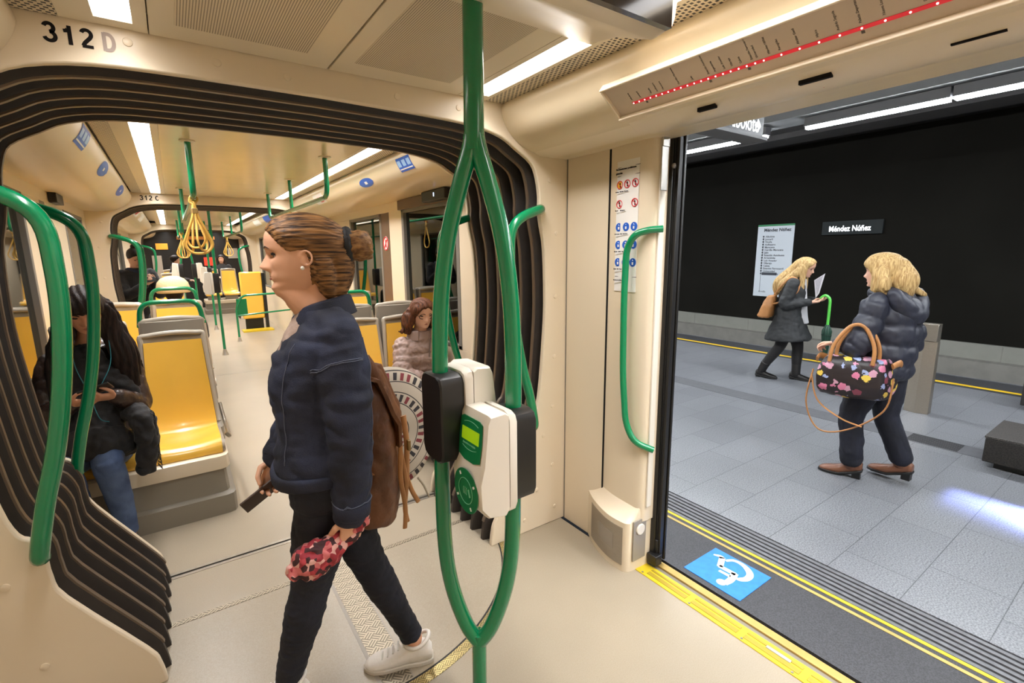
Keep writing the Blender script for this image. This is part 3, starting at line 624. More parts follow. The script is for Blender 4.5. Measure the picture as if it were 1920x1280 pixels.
# benches and bollard
BENCH_W = 1.5
def bench(name, x0, x1, y0, y1, h, label, led=True):
    r = thing(name, label, 'bench', ((x0+x1)/2, (y0+y1)/2, 0))
    MB().box((x0, y0, .05), (x1, y1, h)).build('slab', m_benb, r, 30, .006)
    MB().box((x0-.004, y0, h), (x1+.004, y1+.004, h+.02)).build('top', m_ben, r, 30, .004)
    MB().box((x0+.06, y0+.06, 0), (x1-.06, y1-.06, .05)).build('plinth', m_black, r)
    if led:
        for s, xx in ((-1, x0-.008), (1, x1+.008)):
            MB().box((min(xx, xx+s*.006), -1.5, .16), (max(xx, xx+s*.006), .25, .20)).build('led_strip', mat('led_blue', (140, 160, 255), .5, emit=3, ecol=(.38, .45, 1)), r)
            ld = bpy.data.lights.new('led_lamp', 'AREA'); ld.shape = 'RECTANGLE'; ld.size = 1.9; ld.size_y = .03; ld.spread = math.radians(9); ld.color = (.30, .38, 1); ld.energy = BENCH_W
            lo = bpy.data.objects.new('led_lamp', ld); COL.objects.link(lo); lo.parent = r; d = V((s*.74, 0, -.18)).normalized(); up = V((0, 1, 0)); zz = -d; xx_ = up; yy_ = zz.cross(xx_)
            lo.matrix_basis = Matrix(((xx_.x, yy_.x, zz.x, xx+s*.012-(x0+x1)/2), (xx_.y, yy_.y, zz.y, -.12-(y0+y1)/2), (xx_.z, yy_.z, zz.z, .18), (0, 0, 0, 1)))
    return r
bench('granite_bench', 4.90, 5.46, -2.2, .795, .235, 'low dark granite bench at the right edge of the photo')
bench('granite_bench', 7.0, 7.5, -2.2, .93, .44, 'far granite block cut off by the right edge of the photo', False)
bo = thing('steel_bollard', 'brushed steel ticket post standing behind the walking woman', 'bollard', (6.1, 1.52, 0))
def bring(w0, w1, x, z, d=.05): return [V((x-d*.5, 1.525-w0, z)), V((x-d, 1.525+.005, z)), V((x-d*.5, 1.525+w1, z)), V((x+d, 1.525+w1, z)), V((x+d, 1.525-w0, z))]
MB().rings([bring(.10, .10, 6.1, 0, .06), bring(.095, .095, 6.1, .74, .05)]).build('post', m_steel, bo, 30, .002)
MB().box((6.04, 1.432, .745), (6.15, 1.622, .915)).build('head', m_steel, bo, 30, .004)
# ------------------------------------------------------------------ walls and windows of the second coach
YW0, YW1 = 2.93, 7.28
def wallbox(name, lo, hi, m=m_cream): return struct(MB().box(lo, hi).build(name, m, None, 30, .003))
m_brown = mat('brown_post', (104, 82, 62), .45); m_seal = mat('window_seal', (120, 116, 108), .5)
def side(sx, segs, posts, lowtop=.87, y0=YW0, y1=YW1, sill=True):
    x0, x1 = (1.865, 1.93) if sx > 0 else (-.81, -.745); nm = 'wall_right' if sx > 0 else 'wall_left'
    wallbox(nm, (x0, y0, 0), (x1, y1, lowtop)); wallbox(nm, (x0, y0, 2.06), (x1, y1, 2.16))
    for a, b, m in posts: wallbox(nm, (x0, a, lowtop), (x1, b, 2.06), m)
    for k, (a, b) in enumerate(segs):
        xm = (x0+x1)/2; e = .01*sx
        w = struct(MB().box((xm-.004, a, lowtop), (xm+.004, b, 2.06)).build('window_%d' % (k+1), m_glass))
        xi = x0 if sx > 0 else x1
        fr = MB()
        for lo, hi in (((a, lowtop), (a+.05, 2.06)), ((b-.05, lowtop), (b, 2.06)), ((a, lowtop), (b, lowtop+.03)), ((a, 2.03), (b, 2.06))):
            fr.box((min(xi-e*.4, xm), lo[0], lo[1]), (max(xi-e*.4, xm), hi[0], hi[1]))
        fr.build('window_frame', m_seal, w, 30, .003)
side(1, [(3.40, 4.54), (5.10, 6.20)], [(YW0, 3.40, m_cream), (4.54, 4.87, m_cream), (4.87, 5.10, m_brown), (6.20, YW1, m_cream)])
side(-1, [(3.05, 4.42), (5.9, 7.0)], [(YW0, 3.05, m_cream), (4.42, 4.95, m_cream), (4.95, 5.14, m_seal), (5.14, 5.9, m_cream), (7.0, YW1, m_cream)])
side(1, [(8.8, 10.0), (10.7, 12.0), (12.6, 13.8)], [(8.08, 8.8, m_cream), (10.0, 10.7, m_cream), (12.0, 12.6, m_cream), (13.8, 14.3, m_cream)], y0=8.11, y1=14.3)
side(-1, [(8.8, 10.0), (10.7, 12.0)], [(8.08, 8.8, m_cream), (10.0, 10.7, m_cream), (12.0, 14.3, m_cream)], y0=8.11, y1=14.3)
wallbox('wall_right', (1.865, 15.13, 0), (1.93, 18.3, 2.16)); wallbox('wall_left', (-.81, 15.13, 0), (-.745, 18.3, 2.16))
for sx in (1, -1): cove('trim_19', sx, 15.13, 18.3)
for y0, y1 in ((2.152, 2.90), (7.312, 8.08), (14.332, 15.1)):      # skins around the gangways
    struct(MB().box((-.86, y0-.04, 0), (-.80, y1+.04, 2.43)).box((1.95, y0-.04, 0), (2.0, y1+.04, 2.43)).build('wall_gangway', m_dark))
tag(MB().box((1.835, 3.36, 2.055), (1.862, 4.56, 2.145)).build('window_header', m_brown, None, 30, .004), 'brown header strip over the window behind the seated woman in glasses', 'trim')
r = thing('passenger_counter', 'small black sensor box with a lit mark over the right window', 'sensor', (1.80, 3.6, 2.1))
MB().box((1.76, 3.42, 2.06), (1.84, 3.84, 2.143)).build('housing', m_black, r, 30, .006)
MB().box((1.758, 3.60, 2.09), (1.7605, 3.612, 2.12)).build('lit_mark', mat('screen_mark', (200, 220, 255), .4, emit=2), r)
r = thing('passenger_counter', 'small black sensor box on the left wall near the green rails', 'sensor', (-.71, 5.4, 2.1))
MB().box((-.742, 5.3, 2.07), (-.69, 5.6, 2.15)).build('housing', m_black, r, 30, .006)
tag(MB().lathe([(.075, 0), (.075, .001), (0, .001)], (1.8645, 4.985, 1.75), (-1, 0, 0), 32).build('warning_sticker', m_paper), 'round red and white no leaning sticker on the brown window post', 'sticker')
rs = [o for o in COL.objects if o.name == 'warning_sticker'][0]
mb = MB().tube([(1.863, 4.985+.066*math.cos(t), 1.75+.066*math.sin(t)) for t in [2*pi*i/28 for i in range(28)]], .007, 6, closed=True).tube([(1.863, 4.94, 1.795), (1.863, 5.03, 1.705)], .006, 6).tube([(1.863, 4.985, 1.79), (1.863, 4.975, 1.71)], .008, 6)
mb.build('ring', m_red, rs)
# stickers that follow the coves
def cove_patch(name, sx, y0, y1, s0, s1, m, label, oval=False, rows=0):
    pr = cove_profile(sx); L_ = [0]
    for a, b in zip(pr, pr[1:]): L_.append(L_[-1]+math.hypot(b[0]-a[0], b[1]-a[1]))
    def at(s, d):
        s = max(0, min(s, L_[-1]-1e-4))
        for i in range(len(pr)-1):
            if L_[i] <= s <= L_[i+1]:
                t = (s-L_[i])/(L_[i+1]-L_[i]); a, b = pr[i], pr[i+1]; n = V((b[1]-a[1], 0, -(b[0]-a[0]))).normalized()
                p = V((a[0]+(b[0]-a[0])*t, 0, a[1]+(b[1]-a[1])*t)); c = V((XC, 0, 1.2)); n = n if n.dot(c-p) > 0 else -n
                return p+n*d
    r = thing(name, label, 'sticker', at((s0+s1)/2, 0)+V((0, (y0+y1)/2, 0))); sc, yc = (s0+s1)/2, (y0+y1)/2
    def patch(nm, a0, a1, b0, b1, mm, d, ov=False):
        R = []
        n = 14
        for i in range(n+1):
            u = -1+2*i/n; R.append([])
            for j in range(9):
                v = -1+2*j/8; vv = v*(math.sqrt(max(0, 1-u*u))+.02) if ov else v
                R[-1].append(at((b0+b1)/2+(b1-b0)/2*vv, d)+V((0, (a0+a1)/2+(a1-a0)/2*u, 0)))
        MB().grid(R).build(nm, mm, r, 60)
    patch('film', y0, y1, s0, s1, m, .0015, oval)
    if oval: patch('pictogram', yc-.03, yc+.03, sc-.012, sc+.012, m_paper, .0025); 
    for k in range(rows):
        w = (y1-y0)/rows; patch('pictogram', y0+w*(k+.15), y0+w*(k+.85), s0+(s1-s0)*.18, s0+(s1-s0)*.62, mat('sticker_print', (150, 186, 226), .4), .0025)
    if rows: patch('caption', y0+.01, y1-.01, s0+(s1-s0)*.76, s0+(s1-s0)*.84, m_paper, .0025)
    return r
cove_patch('notice_sticker', 1, 3.28, 3.52, .05, .15, m_blue, 'blue rectangular notice sticker on the right cove by the bellows', rows=3)
cove_patch('oval_sticker', 1, 4.12, 4.46, .09, .17, m_blue, 'blue oval sticker on the right cove', True)
cove_patch('notice_sticker', -1, 3.45, 3.75, .04, .15, m_blue, 'blue rectangular notice sticker on the left cove', rows=3)
cove_patch('oval_sticker', -1, 4.45, 4.85, .06, .17, m_blue, 'nearer blue oval sticker on the left cove', True)
cove_patch('oval_sticker', -1, 5.85, 6.3, .06, .17, m_blue, 'farther blue oval sticker on the left cove', True)
for k, (sx, y0, y1, m, l) in enumerate(((1, 5.7, 6.1, m_paper, 'white poster with small prints on the right cove above the hanging rail'), (1, 9.0, 9.9, m_blue, 'blue poster on the right cove beyond the portal numbered 312 C'), (1, 10.4, 11.2, m_paper, 'pale poster on the right cove farther down the tram'), (-1, 8.5, 9.3, m_paper, 'pale poster on the left cove beyond the portal numbered 312 C'), (-1, 9.8, 10.6, m_paper, 'farther pale poster on the left cove beyond the portal'))):
    o = cove_patch('cove_poster', sx, y0, y1, .06, .18, m, l)
    if k in (0, 3): MB().obox(parent_loc(o)+V((-.012*sx, -.1, -.012)), ((0, 1, 0), V((sx, 0, -.8)).normalized(), V((.8*sx, 0, 1)).normalized()), (.05, .035, .003)).build('red_print', m_red, o)
# ------------------------------------------------------------------ seats
def seat_profile(t, lift=0):
    P = [(.0, .395), (.008, .43), (.045, .452), (.14, .452), (.27, .44), (.36, .445), (.41, .485), (.445, .58), (.47, .74), (.497, .95), (.514, 1.115)]
    q = spl([V((0, a, b)) for a, b in P], 3); return q
def make_seat(label, group):
    r = thing('tram_seat', label, 'seat', (0, 0, 0), group); q = seat_profile(0); n = len(q)
    def sheet(wf, dn, th, top=0, k0=0, k1=n):
        R = []
        for i in range(k0, k1):
            p = q[i]; a = q[max(0, i-1)]; b = q[min(n-1, i+1)]; t = (b-a).normalized(); nn = V((0, -t.z, t.y)); nn = nn if (nn.z > 0 or nn.y < 0) else -nn
            w = wf(p.z if i > 16 else .4); row = []
            for j in range(13):
                u = -1+2*j/12; c = .022*(u*u)*(1 if 5 < i else i/6); row.append((p+nn*(dn+c)+V((u*w, 0, 0)), nn))
            R.append([x for x, _ in row]+[x-nn_*th for x, nn_ in row[::-1]])
        return MB().rings(R)
    wid = lambda z: .208 if z < .5 else .208-.028*min(1, max(0, (z-.5)/.6))
    sheet(lambda z: wid(z)-.018, .011, .014, k1=n-1).build('pad', m_yel, r, 60)
    sheet(wid, -.008, .032, k0=1).build('shell', m_grey, r, 60)
    # pale rolled rim over the top and down the sides
    pts = [V((-wid(q[i].z)+.004, q[i].y-.006, q[i].z)) for i in range(18, n)]+[V((u*(wid(1.11)-.03), .511, 1.118+.012*(1-u*u))) for u in (-.9, -.5, 0, .5, .9)]+[V((wid(q[i].z)-.004, q[i].y-.006, q[i].z)) for i in range(n-1, 17, -1)]
    MB().tube(spl(pts, 3), .017, 10).build('rim', mat('seat_rim', (176, 166, 150), .32), r)
    MB().rings([[V((s*.19, .487+.006, .42)), V((s*.19, .52, .95)), V((s*.17, .535, 1.11)), V((s*.17, .52, 1.12)), V((s*.19, .49, .95)), V((s*.19, .45, .42))] for s in (-1, 1)]).build('back_cover', m_grey, r, 30, .01)
    return r
def grab_handle(parent_seat):
    pts = fil([(-.185, .50, 1.08), (-.165, .52, 1.245), (.165, .52, 1.245), (.185, .50, 1.08)], .075, 6)
    link('grab_handle', MB().tube(pts, .0165, 14).mesh('grab_handle'), m_green, parent_seat)
GL = 'yellow seats of the tram with grey rims'
SEATS = {}
proto = make_seat('empty yellow seat facing the camera beside the seated long-haired woman', GL)
proto.location = (-.055, 3.50, 0)
def seat(x, y, z, back, label, handle=False):
    s = dup(proto, (x, y, z), pi if back else 0, label)
    if handle: grab_handle(s)
    if z > .03: link('riser', MB().box((-.15, .06, .388-z), (.15, .40, .428)).mesh('riser'), m_grey, s, 30)
    return s
seat(-.50, 3.50, 0, False, 'yellow seat under the seated long-haired woman')
seat(-.045, 4.615, .09, True, 'grey-backed seat behind the empty yellow seat, with a green grab handle', True); seat(-.49, 4.615, .09, True, 'grey-backed seat behind the seated long-haired woman')
seat(.0, 4.92, .10, False, 'yellow seat facing the camera behind the first green grab handle'); seat(-.46, 4.92, .10, False, 'yellow seat facing the camera between the seated woman and the left wall')
seat(-.02, 6.05, .10, True, 'grey-backed seat with a green grab handle in front of the cream hat', True); seat(-.46, 6.05, .10, True, 'grey-backed seat by the left wall behind the second yellow row')
seat(1.20, 3.50, -.02, False, 'yellow aisle seat partly hidden by the brown backpack'); seat(1.615, 3.50, -.02, False, 'yellow seat under the woman in glasses')
seat(1.18, 4.615, .09, True, 'grey-backed aisle seat with a green grab handle behind the striding woman', True); seat(1.60, 4.615, .09, True, 'grey-backed seat behind the woman in glasses')
seat(1.20, 4.92, .10, False, 'yellow aisle seat of the second row on the window side behind the striding woman'); seat(1.62, 4.92, .10, False, 'yellow window seat of the second row on the right')
seat(1.20, 6.05, .10, True, 'grey-backed aisle seat hidden mostly by the head of the striding woman'); seat(1.62, 6.05, .10, True, 'grey-backed window seat farthest back on the right before the portal')
def pedestal(x0, x1, y0, y1, label, z0=0):
    r = thing('seat_pedestal', label, 'seat base', ((x0+x1)/2, (y0+y1)/2, 0)); inner = x1 if x0 < 0 else x0; s = 1 if x0 < 0 else -1
    def rr(d, z):
        a, b = (x0, x1+d) if s > 0 else (x0-d, x1); c = .05
        if s > 0: return [V((a, y0-d, z)), V((b-c, y0-d, z)), V((b-.3*c, y0-d+.3*c, z)), V((b, y0-d+c, z)), V((b, y1+d-c, z)), V((b-.3*c, y1+d-.3*c, z)), V((b-c, y1+d, z)), V((a, y1+d, z))]
        return [V((b, y0-d, z)), V((b, y1+d, z)), V((a+c, y1+d, z)), V((a+.3*c, y1+d-.3*c, z)), V((a, y1+d-c, z)), V((a, y0-d+c, z)), V((a+.3*c, y0-d+.3*c, z)), V((a+c, y0-d, z))]
    MB().rings([rr(.03, 0), rr(.03, .125), rr(.012, .135), rr(.0, .14), rr(-.01, .30)]).build('plinth', m_greyd, r, 30)
    MB().rings([rr(.012, .30), rr(.015, .31), rr(.012, .385), rr(.0, .392)]).build('ledge', m_cream, r, 30)
    return r
pedestal(-.74, .15, 3.46, 4.66, 'stepped grey pedestal under the first left seats'); pedestal(-.74, .19, 4.92, 6.05, 'grey pedestal under the second left seats')
pedestal(.98, 1.86, 3.46, 4.66, 'grey pedestal under the seats of the woman in glasses'); pedestal(.98, 1.86, 4.92, 6.05, 'grey pedestal under the second right seats')
tag(MB().tube(fil([(.165, 3.56, .50), (.185, 3.56, .47), (.185, 3.92, .47), (.17, 3.97, .60)], .03, 4), .012, 10).build('armrest_bar', m_steel), 'short metal bar on the aisle side of the empty yellow seat', 'bar')
# far seats beyond the gangway with the crowd
for k, (x, y, b, l) in enumerate(((-.05, 8.7, 1, 'grey seat just beyond the portal on the left, back turned'), (-.05, 12.9, 0, 'far yellow seat on the left seen behind the cream hat'), (-.47, 12.9, 0, 'far yellow seat by the left wall'), (.88, 16.0, 0, 'tiny yellow seat at the far end, left of a pair'), (1.32, 16.0, 0, 'tiny yellow seat at the far end, right of a pair'), (1.55, 8.95, 0, 'yellow window seat just beyond the right of the portal'), (-.05, 16.2, 0, 'tiny yellow seat at the far end beside the split pole'))):
    if k in (0, 5): continue
    seat(x, y, .12, bool(b), l)
for x0, x1, y0, y1, l in ((-.74, .17, 12.86, 13.6, 'far seat pedestal on the left'), (.66, 1.86, 15.96, 16.8, 'far seat pedestal at the end of the tram'), (-.74, .17, 16.16, 16.9, 'far seat pedestal left at the end of the tram')): pedestal(x0, x1, y0, y1, l)
r = thing('folding_seat', 'tall yellow folding seat panel beside the face of the striding woman', 'seat', (1.38, 12.1, 0))
MB().box((1.16, 12.05, .25), (1.60, 12.12, 1.28)).build('panel', m_yel, r, 30, .03); MB().box((1.60, 12.03, .0), (1.66, 12.16, 1.25)).build('post', m_black, r, 30, .006); MB().box((1.2, 12.12, 0), (1.56, 12.16, 1.0)).build('support', m_black, r, 30, .006); MB().box((1.1, 11.7, .0), (1.7, 12.03, .03)).build('warning_base', MATS['yellow_sill'], r)
# barrier rail
r = thing('barrier_rail', 'green barrier rail with a small panel standing in the aisle beside the woman face', 'rail', (.95, 10.5, 0))
MB().tube(fil([(.91, 10.55, .07), (.91, 10.55, .66), (1.02, 10.55, .88), (1.86, 10.55, .90)], .10, 6), .02, 12).build('top_rail', m_green, r)
MB().tube([(.91, 10.55, .50), (1.86, 10.55, .55)], .016, 12).build('lower_rail', m_green, r); MB().box((.92, 10.545, .50), (1.10, 10.555, .82)).build('panel', m_greend, r, 30, .01)
MB().lathe([(.045, 0), (.025, .07), (.022, .09)], (.91, 10.55, 0), (0, 0, 1), 16).build('foot', m_alu, r)
# ------------------------------------------------------------------ portal handrails
RAIL = [(1.105, 1.872, .06), (1.06, 1.868, .02), (.93, 1.82, 0), (.872, 1.75, 0), (.862, 1.62, 0), (.868, 1.45, 0), (.895, 1.24, 0), (.935, 1.04, 0), (.985, .86, 0), (1.022, .70, .01), (1.028, .665, .03)]
RL = (('left green grab rail at the nearest portal, crossing in front of the seated long-haired woman', 'right green grab rail at the nearest portal, behind the split pole', -.062, 2.12, .026),
      ('left green grab rail at the portal just behind the nearest bellows', 'right green grab rail at the far side of the nearest bellows', -.062, 2.90, .024),
      ('left green grab rail on the portal numbered 312 C', 'right green grab rail on the portal numbered 312 C', -.062, 7.28, .026),
      ('left green grab rail in front of the standing man beyond the bellows', 'right green grab rail behind the bellows of portal 312 C', -.062, 8.08, .024),
      ('left green grab rail at the farthest gangway', 'right green grab rail at the farthest gangway', -.062, 14.3, .026))
for la, lb, d, y, rad in RL:
    for sx, l in ((-1, la), (1, lb)):
        o = MB().tube(spl([(XC+sx*a, y+d+e, z) for a, z, e in RAIL], 4), rad, 16).build('portal_handrail', m_green); tag(o, l, 'handrail')
# ------------------------------------------------------------------ hanging rails with straps
def hang_rail(x, y0, y1, zl, label, mids=()):
    r = thing('hanging_rail', label, 'grab rail', (x, (y0+y1)/2, ZC))
    MB().tube(fil([(x, y0, ZC), (x, y0, zl), (x, y1, zl), (x, y1, ZC)], .10, 8), .0185, 14).build('bar', m_green, r)
    for y in (y0, y1, *mids): MB().lathe([(.045, 0), (.045, .006), (.03, .01), (0, .01)], (x, y, ZC-.002), (0, 0, -1), 20).build('flange', m_ceil, r)
    for y in mids: MB().tube([(x, y, ZC), (x, y, zl)], .0165, 12).build('drop_post', m_green, r)
hang_rail(.165, 3.84, 6.52, 2.03, 'green hanging rail over the left seats carrying the bunch of yellow straps'); hang_rail(1.03, 3.93, 6.57, 2.08, 'green hanging rail over the right seats above the head of the striding woman', (5.27,))
hang_rail(.17, 9.2, 12.2, 2.0, 'left green hanging rail beyond the portal numbered 312 C'); hang_rail(.98, 9.0, 12.4, 2.02, 'right green hanging rail beyond the portal numbered 312 C', (10.6,))
m_strap = mat('strap_yellow', (222, 176, 84), .55, var=.06)
def strap(x, y, z, ln, rz, tilt, label, group):
    r = thing('hand_strap', label, 'hand strap', (x, y, z), group); r.rotation_euler = (tilt, 0, rz)
    w = ln*.24; P = [(0, 0, .0), (.012, 0, -ln*.25), (w*.75, 0, -ln*.62), (w, 0, -ln*.82), (w*.6, 0, -ln*.97), (0, 0, -ln), (-w*.6, 0, -ln*.97), (-w, 0, -ln*.82), (-w*.75, 0, -ln*.62), (-.012, 0, -ln*.25)]
    q = spl(P, 4, True); n = len(q); o = V((x, y, z))
    MB().tube([V(p)+o for p in q], .0075, 8, closed=True).build('loop', m_strap, r)
    MB().box((x-.016, y-.012, z-ln*.22), (x+.016, y+.012, z-ln*.12)).build('buckle', mat('strap_buckle', (150, 120, 70), .4), r, 30, .003)
    MB().tube([(x+.022*math.cos(t), y, z+.012+.022*math.sin(t)+.006) for t in [2*pi*i/16 for i in range(16)]], .006, 8, closed=True).build('hanger', m_strap, r)
random.seed(3)
for k in range(5): strap(.165, 3.93+.055*k, 2.0, .34-.02*(k % 3), (k*67 % 180)*pi/180, (.12, -.1, .05, -.05, .1)[k], 'yellow hanging strap in the bunch over the left seats', 'yellow straps on the left hanging rail')
for k in range(4): strap(.17, 9.32+.07*k, 1.97, .36, (k*50 % 180)*pi/180, 0, 'yellow hanging strap in the bunch on the farther left rail', 'yellow straps farther down the tram')
for k in range(3): strap(.98, 11.6+.08*k, 1.99, .36, (k*60 % 180)*pi/180, 0, 'yellow hanging strap in the bunch on the farther right rail', 'yellow straps on the farther right rail')
for k in range(2): strap(1.03, 5.4+.5*k, 2.05, .33, pi/2, 0, 'yellow hanging strap on the right rail over the head of the striding woman', 'yellow straps on the right hanging rail')
# ------------------------------------------------------------------ poles and ticket validators
PS = .925
r = thing('split_pole', 'large green pole that splits into two curved branches in the foreground', 'pole', (.80*PS, 1.40*PS, 0))
Ct, Cb = V((.838*PS, 1.40*PS, 0)), V((.80*PS, 1.40*PS, 0)); dv = V((.78, -.78*.8, 0)).normalized()
def pc(z): t = z/ZC; return Cb*(1-t)+Ct*t
def br(s, tab): return spl([pc(z)+dv*(s*a)+V((0, 0, z)) for a, z in tab], 6)
RB = [(0, 2.06), (.012, 1.98), (.045, 1.87), (.085, 1.72), (.112, 1.55), (.125, 1.36), (.128, 1.1), (.128, .8), (.125, .62), (.112, .48), (.085, .36), (.045, .25), (.005, .19)]
RB = [(a*PS, 1.65-(1.65-z)*PS) for a, z in RB]
MB().tube([pc(ZC)+V((0, 0, ZC)), pc(1.97)+V((0, 0, 1.945))], .0298, 24).build('upper_pole', m_green, r)
MB().tube([pc(.33)+V((0, 0, .33)), pc(0)], .0255, 24).build('lower_pole', m_green, r)
MB().tube(br(1, RB), .0268, 22).build('branch', m_green, r); MB().tube(br(-1, [(a, z) for a, z in RB]), .0258, 22).build('branch', m_green, r)
MB().lathe([(.055, 0), (.05, .012), (.03, .02), (0, .02)], pc(0), (0, 0, 1), 24).build('floor_flange', m_alu, r)
def validator(name, label, bx, by, zc, sx, small=False, sc=1):
    """ticket validator clamped on a tube at (bx, by); its face looks along sx*X"""
    r = thing(name, label, 'ticket validator', (bx, by, zc)); s = sx; hw = .092
    def rr(x, w, z0, z1, c=.03):
        z0 += zc; z1 += zc
        P = [(-w+c, z0), (w-c, z0), (w-.3*c, z0+.3*c), (w, z0+c), (w, z1-c), (w-.3*c, z1-.3*c), (w-c, z1), (-w+c, z1), (-w+.3*c, z1-.3*c), (-w, z1-c), (-w, z0+c), (-w+.3*c, z0+.3*c)]
        return [V((x, by+a, z)) for a, z in P]
    b = lambda d: bx+s*d
    MB().rings([rr(b(-.04), hw*.8, -.155, .155, .035), rr(b(-.034), hw*.86, -.16, .16, .035), rr(b(.05), hw*.86, -.16, .16, .03)]).build('bracket', m_black, r, 40)
    MB().rings([rr(b(.051), hw*.96, -.175, .168), rr(b(.056), hw, -.18, .172), rr(b(.082), hw, -.182, .176)]).build('rear_shell', m_white, r, 40)
    zt, zm, zb = .176, .0, -.185
    def face(yy):   # outline of the front shell in profile: (depth, z)
        return [(.085, zb+.02), (.10, zb), (.165, zb+.012), (.195, zb+.05), (.198, -.05), (.182, .01), (.165, .155), (.155, zt), (.10, zt+.004), (.085, zt-.006)]
    R = []
    for u in (-1, -.93, -.8, .8, .93, 1):
        k = {1: .965, .93: .99, .8: 1}[abs(u)]; R.append([V((b(.085+(d-.085)*k), by+u*hw, zc+z*k)) for d, z in face(u)])
    MB().rings(R).build('front_shell', m_white, r, 40)
    if small: return r
    fs = V((s, 0, .10)).normalized(); a0 = V((b(.1835), by, zc+.015)); a1 = V((b(.1675), by, zc+.150)); up = (a1-a0).normalized(); nn = V((s*up.z, 0, -s*up.x)); 
    mb = MB(); mb.prism([(-.068, 0), (-.03, -.012), (.03, -.012), (.068, 0), (.072, .06), (.068, .128), (.05, .136), (-.05, .136), (-.068, .128), (-.072, .06)], a0+nn*.0, (0, 1, 0), up, nn*.0022); mb.build('green_panel', m_greend, r, 30)
    mb = MB(); mb.prism([(-.055, .055), (.055, .055), (.055, .098), (-.055, .098)], a0+nn*.002, (0, 1, 0), up, nn*.0012); mb.build('screen', mat('lcd_screen', (150, 190, 20), .3, emit=.35), r, 30)
    for k, (h, bend) in enumerate(((.115, .008), (.035, -.008))): MB().tube([a0+nn*.003+V((0, y*.045, 0))+up*(h+bend*(1-y*y)) for y in [-1+i/6 for i in range(13)]], .0012, 6).build('arc_print', mat('pale_green', (120, 190, 150), .4), r)
    c = V((b(.1985), by, zc-.098)); fn = V((s, 0, 0))
    MB().lathe([(.078, 0), (.078, .002), (.0, .002)], c, fn, 40).build('reader_disc', m_greend, r)
    MB().tube([c+fn*.003+V((0, .045*math.cos(t), .045*math.sin(t))) for t in [2*pi*i/32 for i in range(32)]], .0013, 6, closed=True).build('reader_ring', MATS['pale_green'], r)
    mb = MB()
    for k in range(4):
        t = pi/4+k*pi/2+.25; mb.obox(c+fn*.003+V((0, .063*math.cos(t), .063*math.sin(t))), (fn, V((0, math.cos(t), math.sin(t))), V((0, -math.sin(t), math.cos(t)))), (.0008, .006, .004))
    mb.build('arrow_print', m_paper, r)
    mb = MB()
    for k in range(3): mb.tube([c+fn*.003+V((0, -.012+.009*k+.008*math.cos(t), .016*math.sin(t))) for t in (-.9, -.45, 0, .45, .9)], .0016, 6)
    mb.tube([c+fn*.003+V((0, -.03, -.012)), c+fn*.003+V((0, -.02, .012))], .003, 6).build('contactless_print', MATS['pale_green'], r)
    textmb(MB(), 'Acerque su tarjeta', .0085, a0+nn*.003+up*.043+V((0, .04*-s*-1, 0)), (0, s, 0), up, 0, bold=.0003) if False else None
    mb = MB(); textmb(mb, 'Aproxime su tarjeta', .010, a0+nn*.003+up*.042+V((0, -.045*s, 0)), (0, s, 0), up, 0, bold=.0003); mb.build('lettering', MATS['pale_green'], r, None)
    shrink(r, sc); return r
def shrink(r, k):
    for c in r.children:
        if k != 1: c.data.transform(Matrix.Scale(k, 4))
R_ = br(1, RB); Lq = br(-1, RB)
pr_ = min(R_, key=lambda p: abs(p.z-1.0)); pl_ = min(Lq, key=lambda p: abs(p.z-1.12))
validator('ticket_validator', 'white and green ticket validator on the right branch of the split pole', pr_.x+.005, pr_.y, 1.65-(1.65-.965)*PS, -1, sc=PS)
validator('ticket_validator', 'white ticket validator turned away on the left branch of the split pole', pl_.x-.002, pl_.y-.01, 1.65-(1.65-1.09)*PS, 1, sc=PS*.97)
def far_pole(x, y, zv, label, vl, sx=-1):
    r = thing('pole', label, 'pole', (x, y, 0)); MB().tube([(x, y, .02), (x, y, ZC)], .022, 14).build('tube', m_green, r); MB().lathe([(.05, 0), (.028, .08), (.026, .10), (0, .1)], (x, y, 0), (0, 0, 1), 18).build('foot', m_alu, r)
    if zv: validator('ticket_validator', vl, x, y, zv, sx, True)
far_pole(.565, 9.27, 1.20, 'green pole in the aisle beyond the portal, with a validator', 'small white validator on the first pole in the aisle')
far_pole(.66, 12.6, 1.22, 'thinner looking green pole farther down the aisle', 'small white validator on the farther pole in the aisle')
r = thing('split_pole', 'small distant green pole with two branches at the end of the aisle', 'pole', (.28, 13.4, 0))
for s in (-1, 1): MB().tube(spl([(.28+s*a, 13.4, z) for a, z in RB], 4), .022, 10).build('branch', m_green, r)
MB().tube([(.28, 13.4, ZC), (.28, 13.4, 2.0)], .024, 10).build('upper_post', m_green, r); MB().tube([(.28, 13.4, .2), (.28, 13.4, 0)], .022, 10).build('lower_post', m_green, r)
for s in (-1, 1): validator('ticket_validator', ('white validator on the left branch of the distant split pole', 'white validator on the right branch of the distant split pole')[s > 0], .28+s*.12, 13.4, 1.3, s, True)
